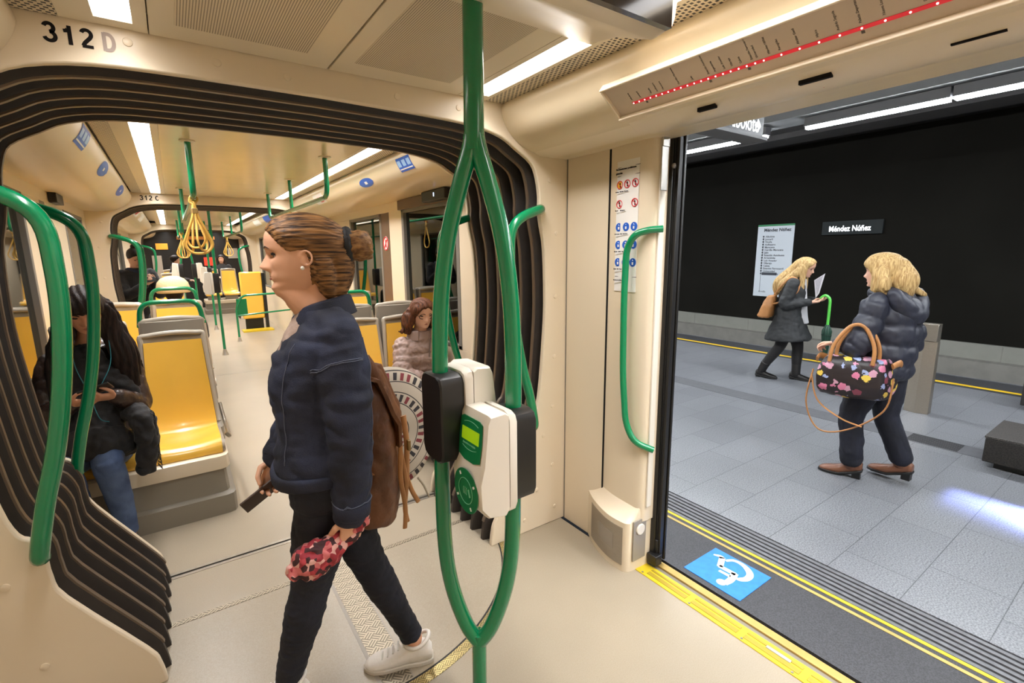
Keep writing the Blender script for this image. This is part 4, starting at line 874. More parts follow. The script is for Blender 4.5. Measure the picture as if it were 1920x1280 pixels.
# cab end
wc = struct(MB().box((-.80, 18.3, 0), (1.95, 18.36, 2.42)).build('wall_cab', m_black))
for x, z, w, h, m, l in ((-.2, 1.92, .15, .09, mat('amber_sign', (226, 150, 50), .4, emit=.5), 'small lit amber sign at the far end of the tram'), (1.0, 1.45, .16, .13, mat('red_sign', (226, 60, 40), .4, emit=.7), 'small lit red sign at the far end of the tram'), (1.02, 1.05, .09, .14, mat('blue_screen', (60, 90, 200), .4, emit=.6), 'small blue screen at the far end of the tram'), (-.36, 1.2, .12, .45, mat('dull_paper', (170, 160, 146), .6), 'pale notice at the far end left of the tram'), (1.66, 1.7, .14, .16, MATS['dull_paper'], 'pale notice at the far end right of the tram'), (.7, 2.18, .5, .05, mat('amber_text', (190, 120, 60), .4, emit=.25), 'dim amber display line above the far cab')):
    o = thing('end_sign', l, 'sign', (x, 18.29, z)); MB().box((x-w, 18.27, z-h), (x+w, 18.298, z+h)).build('panel', m, o, 30, .004)
# ------------------------------------------------------------------ people: tools
def organic(mb, voxel=.006, it=5, noise_amp=0, noise_scale=12, aniso=(1, 1, 1), fn=None, fac=.5):
    """grow one continuous skin over overlapping closed shapes"""
    me = mb.mesh('tmp'); o = bpy.data.objects.new('tmp', me); COL.objects.link(o)
    r = o.modifiers.new('r', 'REMESH'); r.mode = 'VOXEL'; r.voxel_size = voxel
    if it: s = o.modifiers.new('s', 'SMOOTH'); s.factor = fac; s.iterations = it
    dg = bpy.context.evaluated_depsgraph_get(); out = bpy.data.meshes.new_from_object(o.evaluated_get(dg))
    bpy.data.objects.remove(o); bpy.data.meshes.remove(me)
    if noise_amp or fn:
        ns = [v.normal.copy() for v in out.vertices]
        for v, n in zip(out.vertices, ns):
            p = v.co
            if noise_amp:
                q = V((p.x*aniso[0], p.y*aniso[1], p.z*aniso[2]))*noise_scale
                v.co = p+n*noise_amp*(abs(noise.noise(q))*1.5-.3+.4*noise.noise(q*2.3))
            if fn: v.co = v.co+n*fn(v.co)
    out.update(); return out
def put(me, name, m, parent, ang=180):
    off = parent_loc(parent)
    if off.length: me.transform(Matrix.Translation(-off))
    me.name = name; me.materials.clear(); return link(name, me, m, parent, ang)
FRT = [(0, .17), (.02, .29), (.06, .372), (.12, .36), (.155, .347), (.19, .362), (.235, .368), (.29, .36), (.36, .362), (.45, .368), (.5, .37), (.56, .398), (.62, .41), (.70, .41), (.78, .39), (.86, .335), (.93, .25), (.98, .13), (1, .01)]
BCK = [(0, .10), (.1, .16), (.2, .24), (.3, .34), (.4, .43), (.5, .48), (.6, .50), (.7, .49), (.8, .44), (.88, .36), (.94, .26), (.98, .14), (1, .01)]
WID = [(0, .10), (.04, .17), (.1, .225), (.2, .272), (.3, .298), (.4, .315), (.5, .325), (.6, .335), (.7, .335), (.8, .30), (.88, .24), (.94, .17), (.98, .09), (1, .01)]
def gs(x, s): return math.exp(-(x/s)**2)
NOSE = [(.26, 0), (.295, .055), (.33, .125), (.365, .128), (.42, .09), (.49, .048), (.56, .014), (.62, 0)]
def feat(y, z):
    s = .038+.025*gs(z-.34, .06); f = hm(NOSE, z)*gs(y, s); a = abs(y)
    f += .03*gs(a-.055, .03)*gs(z-.322, .03)
    f -= .055*gs(a-.145, .075)*gs(z-.50, .042)
    f += .012*gs(a-.14, .09)*gs(z-.575, .025)
    f += .022*gs(y, .085)*gs(z-.238, .018)+.026*gs(y, .08)*gs(z-.188, .02)-.016*gs(y, .10)*gs(z-.213, .008)
    f += .014*gs(y, .08)*gs(z-.07, .045)+.018*gs(a-.2, .08)*gs(z-.38, .08)
    return f
def hsurf(y, z):
    w = hm(WID, z); return hm(FRT, z)*max(0, 1-abs(y/w)**2.3)**(1/2.3)+feat(y, z)
def head_pt(a, z, off=0):
    c, s = math.cos(a), math.sin(a); w = hm(WID, z)+off
    if c >= 0:
        e = 2/2.3; x = (hm(FRT, z)+off)*abs(c)**e; y = math.copysign(w*abs(s)**e, s); x += feat(y, z)*(1 if off == 0 else .3)*min(1, c*3)
    else: x = (hm(BCK, z)+off)*c; y = w*s
    return V((x, y, z))
def head_mx(origin, fwd, up, H, sx=1.0):
    """columns: forward, left, up; origin on the ear axis at chin level"""
    f = V(fwd).normalized(); u = V(up); u = (u-f*u.dot(f)).normalized(); l = u.cross(f)
    o = V(origin); return Matrix(((f.x*H*sx, l.x*H, u.x*H, o.x), (f.y*H*sx, l.y*H, u.y*H, o.y), (f.z*H*sx, l.z*H, u.z*H, o.z), (0, 0, 0, 1)))
def add_head(mb, M, ears=True, nz=60, na=88):
    zs = [.5-.5*math.cos(pi*(i+.15)/(nz+.3)) for i in range(nz+1)]
    mb.rings([[M @ head_pt(2*pi*j/na, z) for j in range(na)] for z in zs])
    if ears:
        for s in (-1, 1):
            E_ = Matrix.Rotation(math.radians(-12), 3, 'Y') @ Matrix.Rotation(math.radians(18*s), 3, 'Z'); t = MB().ell((0, 0, 0), (.054, .014, .092), E_, 14, 10)
            mb.add([M @ (p+V((-.05, s*.322, .425))) for p in t.v], t.f)
            t = MB().tube([V((-.05+.064*math.cos(q), s*(.356-.03*math.cos(q)), .445+(.094 if math.sin(q) > 0 else .082)*math.sin(q))) for q in [.2+4.5*i/14 for i in range(15)]], .0165, 8, round_end=True); mb.add([M @ p for p in t.v], t.f)
m_eye = mat('eye_white', (232, 226, 220), .2); m_iris = mat('iris_brown', (62, 40, 28), .2); m_brow = mat('eyebrow', (70, 48, 34), .7); m_lip = mat('lips', (176, 104, 92), .45); m_lash = mat('eyelash', (28, 20, 18), .6)
def face_parts(M, root, brow=None, lid=None, lips=None, closed=0.0, look=(0, 0)):
    H = M.to_3x3().col[2].length
    for s in (-1, 1):
        c = V((hsurf(s*.145, .5)-.038, s*.145, .498)); r = .062
        t = MB().ell((0, 0, 0), (r, r, r), None, 18, 12); mb = MB(); mb.add([M @ (p+c) for p in t.v], t.f)
        e = mb.build('eye', m_eye, root, 180)
        d = V((1, look[0]+.12*s, look[1])).normalized(); t = MB().lathe([(.026, r*.9), (.024, r*.985), (.0, r*1.03)], (0, 0, 0), d, 14); mb = MB(); mb.add([M @ (p+c) for p in t.v], t.f); mb.build('iris', m_iris, e, 180)
        # lids
        if lid:
            R = []
            a1 = .42-closed*.9
            for i in range(9):
                el = pi/2*.95+(a1-pi/2*.95)*i/8; R.append([c+V((math.cos(el)*math.cos(az), math.cos(el)*math.sin(az), math.sin(el)))*r*1.10 for az in [-1.25+2.5*j/12 for j in range(13)]])
            mb = MB(); mb.add([M @ p for row in R for p in row], [(i*13+j, i*13+j+1, (i+1)*13+j+1, (i+1)*13+j) for i in range(8) for j in range(12)]); mb.build('eyelid', lid, root, 180)
            MB().tube([M @ (p+V((.004, 0, 0))) for p in R[-1]], .0045*H/.24, 6).build('eyelash', m_lash, root, 180)
        P = [V((hsurf(y*s, z)+.004, y*s, z)) for y, z in ((.065, .582), (.11, .602), (.16, .603), (.215, .578))]
        MB().tube([M @ p for p in spl(P, 4)], [H*q for q in [.006, .009, .011, .012, .012, .012, .011, .010, .009, .007, .006, .005, .003]], 6, flat=.6).build('eyebrow', brow or m_brow, root, 180)
    lm = lips or m_lip
    U = [V((hsurf(y, .228-.02*(abs(y)/.11)**1.5)-.006, y, .230-.018*(abs(y)/.11)**1.5)) for y in [-.105+.21*i/12 for i in range(13)]]
    D = [V((hsurf(y, .196+.014*(abs(y)/.11)**1.5)-.006, y, .192+.02*(abs(y)/.11)**1.5)) for y in [-.10+.2*i/12 for i in range(13)]]
    mb = MB()
    for Q, th in ((U, .014), (D, .017)): mb.tube([M @ p for p in Q], [H*th*(1-.8*abs(i-6)/6) for i in range(13)], 8)
    mb.build('lips', lm, root, 180)
def add_hand(mb, w, d, pn, th, curl=(.5, .6, .4), sc=1.0, tcurl=.4, spread=.06):
    w, d, pn = V(w), V(d).normalized(), V(pn); pn = (pn-d*pn.dot(d)).normalized(); t = V(th); t = (t-d*t.dot(d)-pn*t.dot(pn)).normalized()
    def el(p, a, b): return [p+t*a*math.cos(q)+pn*b*math.sin(q) for q in [2*pi*i/14 for i in range(14)]]
    mb.rings([el(w-d*.02*sc, .025*sc, .02*sc), el(w+d*.012*sc, .028*sc, .019*sc), el(w+d*.04*sc, .037*sc, .017*sc), el(w+d*.072*sc, .041*sc, .0145*sc), el(w+d*.092*sc, .037*sc, .011*sc)])
    tips = []
    for k, (o, L_) in enumerate(((.031, .070), (.0105, .079), (-.0105, .073), (-.030, .057))):
        b = w+d*(.082-.004*abs(k-1))*sc+t*o*sc; P = [b]; ang = 0; dd = (d+t*(spread*(1.2-k*.8))).normalized(); c = [q*(1+.08*(k-1)) for q in curl]
        for j, fr in enumerate((.46, .30, .24)):
            ang += c[j]; P.append(P[-1]+(dd*math.cos(ang)+pn*math.sin(ang))*L_*fr*sc)
        mb.tube(P, [q*sc for q in (.0092, .0086, .0078, .0066)], 10, round_end=True, ref=t); tips.append(P[-1])
    b = w+d*.022*sc+t*.026*sc; P = [b, b+(t*.75+d*.55+pn*.25)*.034*sc]; P.append(P[-1]+(t*(.45-tcurl*.5)+d*.8+pn*(.25+tcurl*.4)).normalized()*.034*sc); P.append(P[-1]+(t*(.2-tcurl)+d*.85+pn*(.2+tcurl*.6)).normalized()*.026*sc)
    mb.tube(P, [q*sc for q in (.0135, .0112, .0098, .0078)], 10, round_end=True)
    return tips
def limb(mb, pts, rad, k=5, n=18, flat=1.0, ref=None):
    P = spl(pts, k); m = len(P); q = [(i/(len(rad)-1), r) for i, r in enumerate(rad)]
    mb.tube(P, [hm(q, i/(m-1)) for i in range(m)], n, round_end=True, flat=flat, ref=ref)
def torso(mb, spine, lat0, lat1, tab, n=32, k=3):
    """elliptic rings along the spine; tab rows: (t, half width, half depth, forward shift)"""
    P = spl(spine, 8); L_ = [0]
    for a, b in zip(P, P[1:]): L_.append(L_[-1]+(b-a).length)
    def at(t):
        s = max(0, min(1, t))*L_[-1]
        for i in range(len(P)-1):
            if s <= L_[i+1]+1e-9:
                f = (s-L_[i])/max(1e-9, L_[i+1]-L_[i]); e = P[0]-(P[1]-P[0]).normalized()*max(0, -t)*L_[-1]; q = P[i].lerp(P[i+1], f)
                if t < 0: q = P[0]-(P[1]-P[0]).normalized()*(-t)*L_[-1]
                if t > 1: q = P[-1]+(P[-1]-P[-2]).normalized()*(t-1)*L_[-1]
                return q, (P[i+1]-P[i]).normalized()
    t0, t1 = tab[0][0], tab[-1][0]; R = []; N_ = len(tab)*k
    for i in range(N_+1):
        t = t0+(t1-t0)*i/N_; c, tg = at(t); lt = V(lat0).lerp(V(lat1), max(0, min(1, t))).normalized(); lt = (lt-tg*lt.dot(tg)).normalized(); fw = lt.cross(tg)
        w, d, f = (hm([(r[0], r[j]) for r in tab], t) for j in (1, 2, 3)); c = c+fw*f
        R.append([c+lt*w*math.copysign(abs(math.cos(q))**.85, math.cos(q))+fw*d*math.copysign(abs(math.sin(q))**.9, math.sin(q)) for q in [2*pi*j/n for j in range(n)]])
    mb.rings(R); return at
BT = [(-.06, .05, .05, 0), (0, .12, .095, 0), (.08, .165, .118, -.01), (.2, .168, .11, -.012), (.36, .128, .088, 0), (.5, .13, .092, .004), (.64, .142, .112, .018), (.78, .152, .10, .008), (.88, .15, .082, -.002), (.95, .115, .062, -.006), (1.0, .062, .056, 0), (1.06, .05, .052, 0)]
def body(name, root, s, skin, voxel=.006, it=4, hands=(None, None), bt=BT, scale=1.0, leg=1.0, arm=1.0, feet=False):
    mb = MB(); add_head(mb, s['M']); hc = s['M'] @ V((-.05, 0, .30))
    limb(mb, [s['neck']-V((0, 0, .02)), V(s['neck']).lerp(hc, .5), hc], [.060*scale, .052*scale, .056*scale])
    torso(mb, s['spine'], s['lat0'], s['lat1'], [(t, w*scale, d*scale, f*scale) for t, w, d, f in bt])
    for P, rr in s.get('extra', []): limb(mb, P, rr)
    for i in (0, 1):
        sh, e, w = (V(s[q][i]) for q in ('sh', 'el', 'wr')); a = arm
        limb(mb, [sh, sh.lerp(e, .5), e], [.050*a, .046*a, .037*a]); limb(mb, [e, e.lerp(w, .35), w], [.038*a, .040*a, .027*a])
        if hands[i]: add_hand(mb, w, *hands[i][0], **hands[i][1])
        h, k, an = (V(s[q][i]) for q in ('hip', 'kn', 'an')); l = leg
        limb(mb, [h, h.lerp(k, .5), k], [.085*l, .074*l, .053*l]); limb(mb, [k, k.lerp(an, .35), k.lerp(an, .75), an], [.053*l, .055*l, .038*l, .034*l])
        if feet or True:
            fd = V(s['ft'][i]).normalized(); limb(mb, [an-V((0, 0, .02)), an-V((0, 0, .05))], [.034, .03]) if not feet else limb(mb, [an-fd*.03-V((0, 0, .03)), an+fd*.06-V((0, 0, .05)), an+fd*.15-V((0, 0, .068))], [.036, .036, .024])
    return put(organic(mb, voxel, it), name, skin, root)
def shoe(an, fd, ln, z0, m, root, name='shoe', sole=None, heel=0, hi=.075, w=.045, pitch=0):
    """low shoe: an = ankle point; z0 floor height under it"""
    an = V(an); f = V(fd); f.z = 0; f.normalize(); l = V((-f.y, f.x, 0)); b = V((an.x, an.y, z0))-f*ln*.27; mb = MB(); R = []
    rot = lambda p: p
    for t, ww, h0, h1 in ((0, .55, .012, hi*.75), (.06, .74, .008, hi*.98), (.2, .84, .008, hi*1.12), (.36, .82, .008, hi*1.05), (.52, .9, .008, hi*.86), (.7, 1, .008, hi*.68), (.85, .92, .008, hi*.56), (.95, .66, .010, hi*.44), (1, .3, .014, hi*.3)):
        c = b+f*ln*t; hz = heel*max(0, 1-t*1.9); R.append([c+l*w*ww*math.copysign(abs(math.cos(q))**.8, math.cos(q))*(1-.25*max(0, math.sin(q)))+V((0, 0, (h0+h1)/2+hz+(h1-h0)/2*math.copysign(abs(math.sin(q))**.7, math.sin(q)))) for q in [2*pi*j/20 for j in range(20)]])
    mb.rings(R); o = put(organic(mb, .004, 3), name, m, root)
    if sole:
        R = [[b+f*ln*t+s_*l*w*ww+V((0, 0, z+heel*max(0, 1-t*1.9))) for s_, z in ((-1, 0), (-1, .02), (1, .02), (1, 0))] for t, ww in ((-.015, .5), (.05, .76), (.2, .86), (.36, .8), (.52, .9), (.7, 1.02), (.86, .92), (.96, .62), (1.02, .25))]
        MB().rings(R).build('sole', sole, o, 60, .004)
    if heel: MB().rings([[b+f*ln*t+l*s_*w*q+V((0, 0, z)) for t, s_ in ((0.02, -1), (.22, -1), (.22, 1), (0.02, 1))] for z, q in ((0, .55), (heel*.6, .58), (heel+.012, .7))]).build('heel', sole or m, o, 30, .004)
    return o
def hair_mat(name, col, col2, stretch): return mat(name, col, .55, var=0, col2=col2, vscale=6, stretch=stretch, bump=.35, bscale=9, spec=.25)
def hair_cap(root, M, m, line, off=.035, grow=None, front=1.0):
    """cap of hair over the skull; line(angle) gives the height where the hair starts"""
    na, nz = 72, 22; O, I = [], []
    for i in range(nz+1):
        t = i/nz; ro, ri = [], []
        for j in range(na):
            a = 2*pi*j/na; aa = abs(math.degrees(a if a <= pi else a-2*pi)); z0 = line(aa); z = z0+(.999-z0)*(1-(1-t)**1.4); k = min(1, t*(5 if front == 1 else 3.2))
            g = grow(aa, z) if grow else 0
            ro.append(head_pt(a, z, .006+(off+g)*k*hm([(0, front), (50, (1+front)/2), (85, 1)], aa))+V((0, 0, off*.9*max(0, (z-.7)/.3)))); ri.append(head_pt(a, z, -.03))
        O.append(ro); I.append(ri)
    rows = I[::-1]+O      # closed cup: inner from top to edge, outer from edge to top
    mb = MB(); mb.rings(rows)
    mb2 = MB(); mb2.v = [M @ p for p in mb.v]; mb2.f = mb.f; mb2.m = mb.m; return mb2
m_skin = mat('skin', (224, 170, 138), .5, var=.04, vscale=14)
m_skin2 = mat('skin_pale', (222, 172, 146), .5, var=.04, vscale=14)
m_skin3 = mat('skin_tan', (206, 148, 116), .5, var=.04, vscale=14)
m_denim = mat('denim_jacket', (38, 45, 70), .8, col2=(21, 24, 38), vscale=5, bump=.25, bscale=240)
m_jeans = mat('dark_jeans', (24, 27, 42), .8, col2=(14, 16, 27), vscale=7, bump=.2, bscale=260)
m_blue_jeans = mat('blue_jeans', (84, 104, 140), .75, col2=(58, 76, 112), vscale=8, bump=.2, bscale=240)
m_blk = mat('black_cloth', (26, 24, 25), .8, var=.2, bump=.2, bscale=90, sheen=.1)
m_leather = mat('brown_leather', (120, 76, 44), .45, col2=(84, 50, 30), vscale=7, bump=.25, bscale=70)
m_tan = mat('tan_leather', (176, 122, 72), .45, var=.1, bump=.15, bscale=60)
# ------------------------------------------------------------------ the striding woman in the foreground
wm = thing('person', 'woman in a dark denim jacket and hair bun striding left past the pole', 'person', (.42, 1.68, 0))
F = V((-.94, .34, 0)); Lh = V((-.34, -.94, 0))
Mw = head_mx((.352, 1.685, 1.528), (-.965, .26, -.015), (.03, 0, 1), .243, 1.10)
sw = dict(M=Mw, neck=V((.395, 1.68, 1.455)), spine=[V((.37, 1.685, .80)), V((.355, 1.685, 1.02)), V((.362, 1.685, 1.25)), V((.40, 1.68, 1.462))], lat0=Lh, lat1=V((-.1, -.99, 0)),
          sh=[V((.405, 1.545, 1.388)), V((.395, 1.83, 1.388))], el=[V((.405, 1.49, 1.10)), V((.36, 1.90, 1.11))], wr=[V((.392, 1.495, .815)), V((.238, 1.845, .925))],
          hip=[V((.352, 1.62, .85)), V((.385, 1.755, .85))], kn=[V((.285, 1.69, .49)), V((.49, 1.70, .49))], an=[V((.178, 1.735, .095)), V((.638, 1.645, .105))],
          ft=[F, V((-.245, .10, 0))])
sw['extra'] = [([Mw @ V((-.22, 0, .38)), V((.425, 1.682, 1.52)), V((.43, 1.685, 1.44))], [.06, .056, .058]), ([V((.40, 1.68, 1.45)), V((.405, 1.60, 1.425)), sw['sh'][0]], [.06, .05, .05]), ([V((.40, 1.68, 1.45)), V((.40, 1.77, 1.425)), sw['sh'][1]], [.06, .05, .05]), ([Mw @ V((.24, 0, .07)), Mw @ V((.12, 0, .0)), V((.372, 1.682, 1.47))], [.036, .05, .062])]
body('body', wm, sw, m_skin, .0034, 4, hands=(((V((-.12, 0, -1)), V((-.2, .95, 0)), V((-1, -.15, -.15))), dict(curl=(.75, 1.0, .6), tcurl=.7)), ((V((-.35, -.1, -.93)), V((.1, -.95, .1)), V((-.95, -.1, .3))), dict(curl=(.5, .7, .5), tcurl=.6))), leg=1.02)
face_parts(Mw, wm, lid=m_skin, closed=.25, look=(0, -.1))
MB().ell(Mw @ V((.0, .362, .325)), (.0062, .0062, .0062), None, 14, 10).ell(Mw @ V((.0, -.362, .325)), (.0062, .0062, .0062), None, 14, 10).build('earring', mat('pearl', (238, 232, 222), .2), wm, 180)
# hair drawn back to a bun
m_hairw = hair_mat('brown_hair_drawn_back', (158, 114, 70), (48, 31, 20), (1.2, 9, 22))
def line_w(a): return hm([(0, .80), (25, .785), (45, .72), (62, .60), (75, .52), (84, .545), (94, .52), (102, .30), (114, .10), (140, .05), (180, .05)], a)
hm_ = hair_cap(wm, Mw, m_hairw, line_w, .045, lambda a, z: .02*gs(a-150, 50)*gs(z-.6, .25), front=.35)
limb(hm_, [Mw @ V((-.36, 0, .50)), Mw @ V((-.37, 0, .28)), Mw @ V((-.33, 0, .06)), Mw @ V((-.30, 0, -.06))], [.06, .056, .046, .032], flat=1.15)
for sy in (-1, 1): limb(hm_, [Mw @ V((-.20, sy*.24, .40)), Mw @ V((-.235, sy*.225, .24)), Mw @ V((-.25, sy*.17, .06)), Mw @ V((-.26, sy*.12, -.04))], [.035, .034, .030, .02])
def striate(p):
    q = Mw.inverted() @ p; a = math.atan2(q.z-.5, q.y+.0001); return .0010*math.sin(a*46+3*noise.noise(q*6))
put(organic(hm_, .0038, 7, fn=striate), 'hair', m_hairw, wm)
bc = Mw @ V((-.655, 0, .60)); mb = MB(); mb.ell(bc, (.046, .047, .052), None, 20, 14).ell(Mw @ V((-.52, 0, .60)), (.03, .036, .04), None, 16, 10)
for k in range(9):
    a = k*2*pi/9; mb.tube(spl([bc+V((-.01+.012*math.sin(a*2), .036*math.cos(a+t*2.2), .040*math.sin(a+t*2.2)))+V((.035*math.cos(t*3), 0, 0)) for t in (0, .4, .8, 1.2)], 4), .011, 8)
put(organic(mb, .004, 4, .004, 34), 'hair_bun', hair_mat('bun_hair', (158, 116, 72), (96, 64, 36), (6, 14, 14)), wm)
ec = Mw @ V((-.515, 0, .585)); ex = (Mw.to_3x3() @ V((1, 0, .05))).normalized(); eu = (Mw.to_3x3() @ V((0, 0, 1))).normalized(); ev = ex.cross(eu)
MB().tube([ec+eu*.046*math.cos(t)*1.15+ev*.044*math.sin(t) for t in [2*pi*i/36 for i in range(36)]], [.0150+.0025*math.sin(i*2.6) for i in range(36)], 10, closed=True).build('hair_tie', mat('black_scrunchie', (22, 19, 19), .7, bump=.4, bscale=60), wm, 180)
mb = MB()
random.seed(5)
for k in range(16):
    y = (random.random()-.5)*.4; p0 = Mw @ V((-.34+random.random()*.06, y*.7, .16+random.random()*.1)); P = [p0]
    for j in range(5): P.append(P[-1]+V((.010*math.sin(j*1.9+k), .006*math.cos(j*1.7+k*2), -.013)))
    mb.tube(spl(P, 3), .0022, 5)
mb.build('nape_curls', hair_mat('nape_hair', (140, 98, 60), (70, 46, 30), (8, 8, 8)), wm, 180)
# jacket
JT = [(.20, .186, .150, .004), (.23, .188, .152, .004), (.33, .180, .142, .002), (.45, .168, .132, .0), (.6, .172, .142, .008), (.75, .178, .132, .004), (.86, .178, .108, -.004), (.94, .150, .082, -.006), (1.0, .088, .076, -.004), (1.03, .082, .074, 0)]
mb = MB(); torso(mb, sw['spine'], Lh, V((-.1, -.99, 0)), JT)
for i in (0, 1):
    sh, e, w = sw['sh'][i], sw['el'][i], sw['wr'][i]; limb(mb, [sh+V((0, (.05, -.05)[i], .018)), sh.lerp(e, .14), sh.lerp(e, .55), e, e.lerp(w, .5), w.lerp(e, .02)], [.066, .078, .080, .069, .064, .055]); limb(mb, [V((.40, 1.68, 1.455)), V((.405, 1.68, 1.435)).lerp(sh, .5)+V((0, 0, .012)), sh], [.072, .068, .074])
def wrk(p):
    z = p.z; return .0035*math.sin(70*z+9*noise.noise(p*6))*max(0, noise.noise(V((p.x*5, p.y*5, p.z*9))))*1.6
jk = put(organic(mb, .0055, 9, .010, 9, (1, 1, 1.8), wrk), 'denim_jacket', m_denim, wm)
# cuffs, hem band, collar, seams
w0 = sw['wr'][0]; e0 = sw['el'][0]; d0 = (w0-e0).normalized()
MB().tube([w0-d0*.045, w0-d0*.04, w0-d0*.0, w0+d0*.005], [.056, .060, .059, .054], 26).build('cuff', m_denim, jk, 60)
w1 = sw['wr'][1]; d1_ = (w1-sw['el'][1]).normalized(); MB().tube([w1-d1_*.045, w1-d1_*.04, w1, w1+d1_*.005], [.052, .056, .055, .05], 26).build('cuff', m_denim, jk, 60)
mb = MB(); torso(mb, sw['spine'], Lh, V((-.1, -.99, 0)), [(.175, .185, .150, .004), (.185, .196, .161, .004), (.235, .197, .162, .004), (.243, .190, .156, .004)], k=2); mb.build('hem_band', m_denim, jk, 60)
nb = V((.402, 1.68, 1.468)); R = []
for i in range(25):
    a = math.radians(-150+300*i/24)+pi; c, s_ = math.cos(a), math.sin(a); dirv = -F*c*-1+Lh*s_; up_ = V((0, 0, 1))
    rr = .064; base = nb+dirv*rr*V((1, 1, 0)).length*.72+V((0, 0, .0)); hgt = .052*(1-.15*abs(i-12)/12); drop = -.035*((i-12)/12)**2
    R.append([base+V((0, 0, drop-.02)), base+dirv*.006+V((0, 0, drop+hgt)), base+dirv*.022+V((0, 0, drop+hgt*.9)), base+dirv*.040+V((0, 0, drop-.012))])
MB().rings(R).build('collar', m_denim, jk, 50, .003)
m_seam = mat('denim_seam', (86, 92, 112), .7, bump=.3, bscale=300)
def on_jacket(p, d): 
    ok, loc, nor, _ = jk.closest_point_on_mesh(p-parent_loc(wm)); return loc+nor*d+parent_loc(wm)
def seam(pts, name='seam', r=.0016): MB().tube([on_jacket(p, .0008) for p in spl(pts, 10)], r, 6).build(name, m_seam, jk, 180)
sh0, el0, wr0 = sw['sh'][0], sw['el'][0], sw['wr'][0]
for k in (-.004, .004): seam([V((.30, 1.50, 1.30+k)), V((.34, 1.44, 1.33+k)), V((.41, 1.42, 1.345+k)), V((.47, 1.45, 1.33+k))])
seam([sh0+V((.09, -.02, .0)), el0+V((.07, -.03, .05)), wr0+V((.06, -.02, .05))]); seam([V((.262, 1.56, 1.40)), V((.225, 1.57, 1.2)), V((.21, 1.57, 1.0))])
for k in (0, .05): MB().tube([on_jacket(wr0-d0*(.048+k*.01)+V((.09*math.cos(t), .09*math.sin(t), 0)), .001) for t in [2*pi*i/30 for i in range(30)]], .0016, 6, closed=True).build('seam', m_seam, jk, 180)
# taupe top under the jacket
mb = MB(); torso(mb, sw['spine'], Lh, V((-.1, -.99, 0)), [(.62, .09, .11, .022), (.75, .09, .108, .022), (.86, .09, .09, .022), (.95, .072, .072, .018), (1.02, .062, .066, .012)])
put(organic(mb, .006, 3, .004, 16, (2, 2, 1)), 'taupe_top', mat('taupe_cloth', (168, 146, 132), .8, var=.08, vscale=20, bump=.3, bscale=60), wm)
# trousers
mb = MB(); torso(mb, sw['spine'], Lh, V((-.1, -.99, 0)), [(-.10, .07, .07, 0), (-.02, .135, .118, -.005), (.08, .178, .135, -.012), (.2, .172, .124, -.01), (.3, .15, .11, 0)])
for i in (0, 1):
    h, k, a = sw['hip'][i], sw['kn'][i], sw['an'][i]
    limb(mb, [h+V((0, 0, .02)), h.lerp(k, .3), h.lerp(k, .7), k, k.lerp(a, .3), k.lerp(a, .65), k.lerp(a, .93)], [.096, .099, .086, .070, .068, .056, .048] if i == 0 else [.096, .096, .080, .066, .063, .050, .043])
put(organic(mb, .0055, 5, .0045, 15, (1, 1, 2.2)), 'dark_jeans', m_jeans, wm)
a1 = sw['an'][1]; k1 = sw['kn'][1]; dd = (a1-k1).normalized(); MB().tube([k1.lerp(a1, .90), k1.lerp(a1, .91), k1.lerp(a1, .95), k1.lerp(a1, .955)], [.042, .046, .046, .042], 22).build('trouser_cuff', m_jeans, wm, 60)
m_wshoe = mat('white_sneaker', (236, 230, 222), .5, bump=.15, bscale=40); m_wsole = mat('white_sole', (206, 198, 186), .6)
for i, fd in ((0, F), (1, V((-.245, .10, 0)))):
    a = sw['an'][i]; o = shoe(V((a.x, a.y, 0)), fd, .268, 0.0, m_wshoe, wm, 'white_sneaker', m_wsole, hi=.088, w=.046)
    f = V(fd).normalized(); l = V((-f.y, f.x, 0)); mb = MB()
    for k in range(5): c = V((a.x, a.y, .100-.0105*k))+f*(.042+.021*k); mb.tube(spl([c-l*.024-V((0, 0, .008)), c+V((0, 0, .003)), c+l*.024-V((0, 0, .008))], 4), .0035, 6)
    mb.build('laces', m_paper, o, 180)
    mb = MB(); c0 = V((a.x, a.y, .098))-f*.012; mb.tube([c0+f*.050*math.cos(t)+l*.038*math.sin(t)+V((0, 0, .008*math.cos(2*t)-.012*math.cos(t))) for t in [2*pi*q/24 for q in range(24)]], .008, 8, closed=True); mb.build('ankle_collar', m_wshoe, o, 180)
# phone held in her right hand
w = sw['wr'][1]; hd = V((-.35, -.1, -.93)).normalized(); c = w+hd*.105+V((-.03, -.022, -.012)); u = V((-.80, -.12, -.42)).normalized(); n = V((.15, -.55, -.35)); n = (n-u*n.dot(u)).normalized(); v = u.cross(n)
ph = thing('mobile_phone', 'dark phone held low in the hand of the striding woman', 'phone', c); MB().obox(c, (u, v, n), (.072, .036, .0045)).build('case', mat('brown_phone_case', (70, 52, 42), .5), ph, 30, .003); MB().obox(c-n*.0047, (u, v, n), (.067, .032, .0004)).build('screen', MATS['dark_screen'], ph)
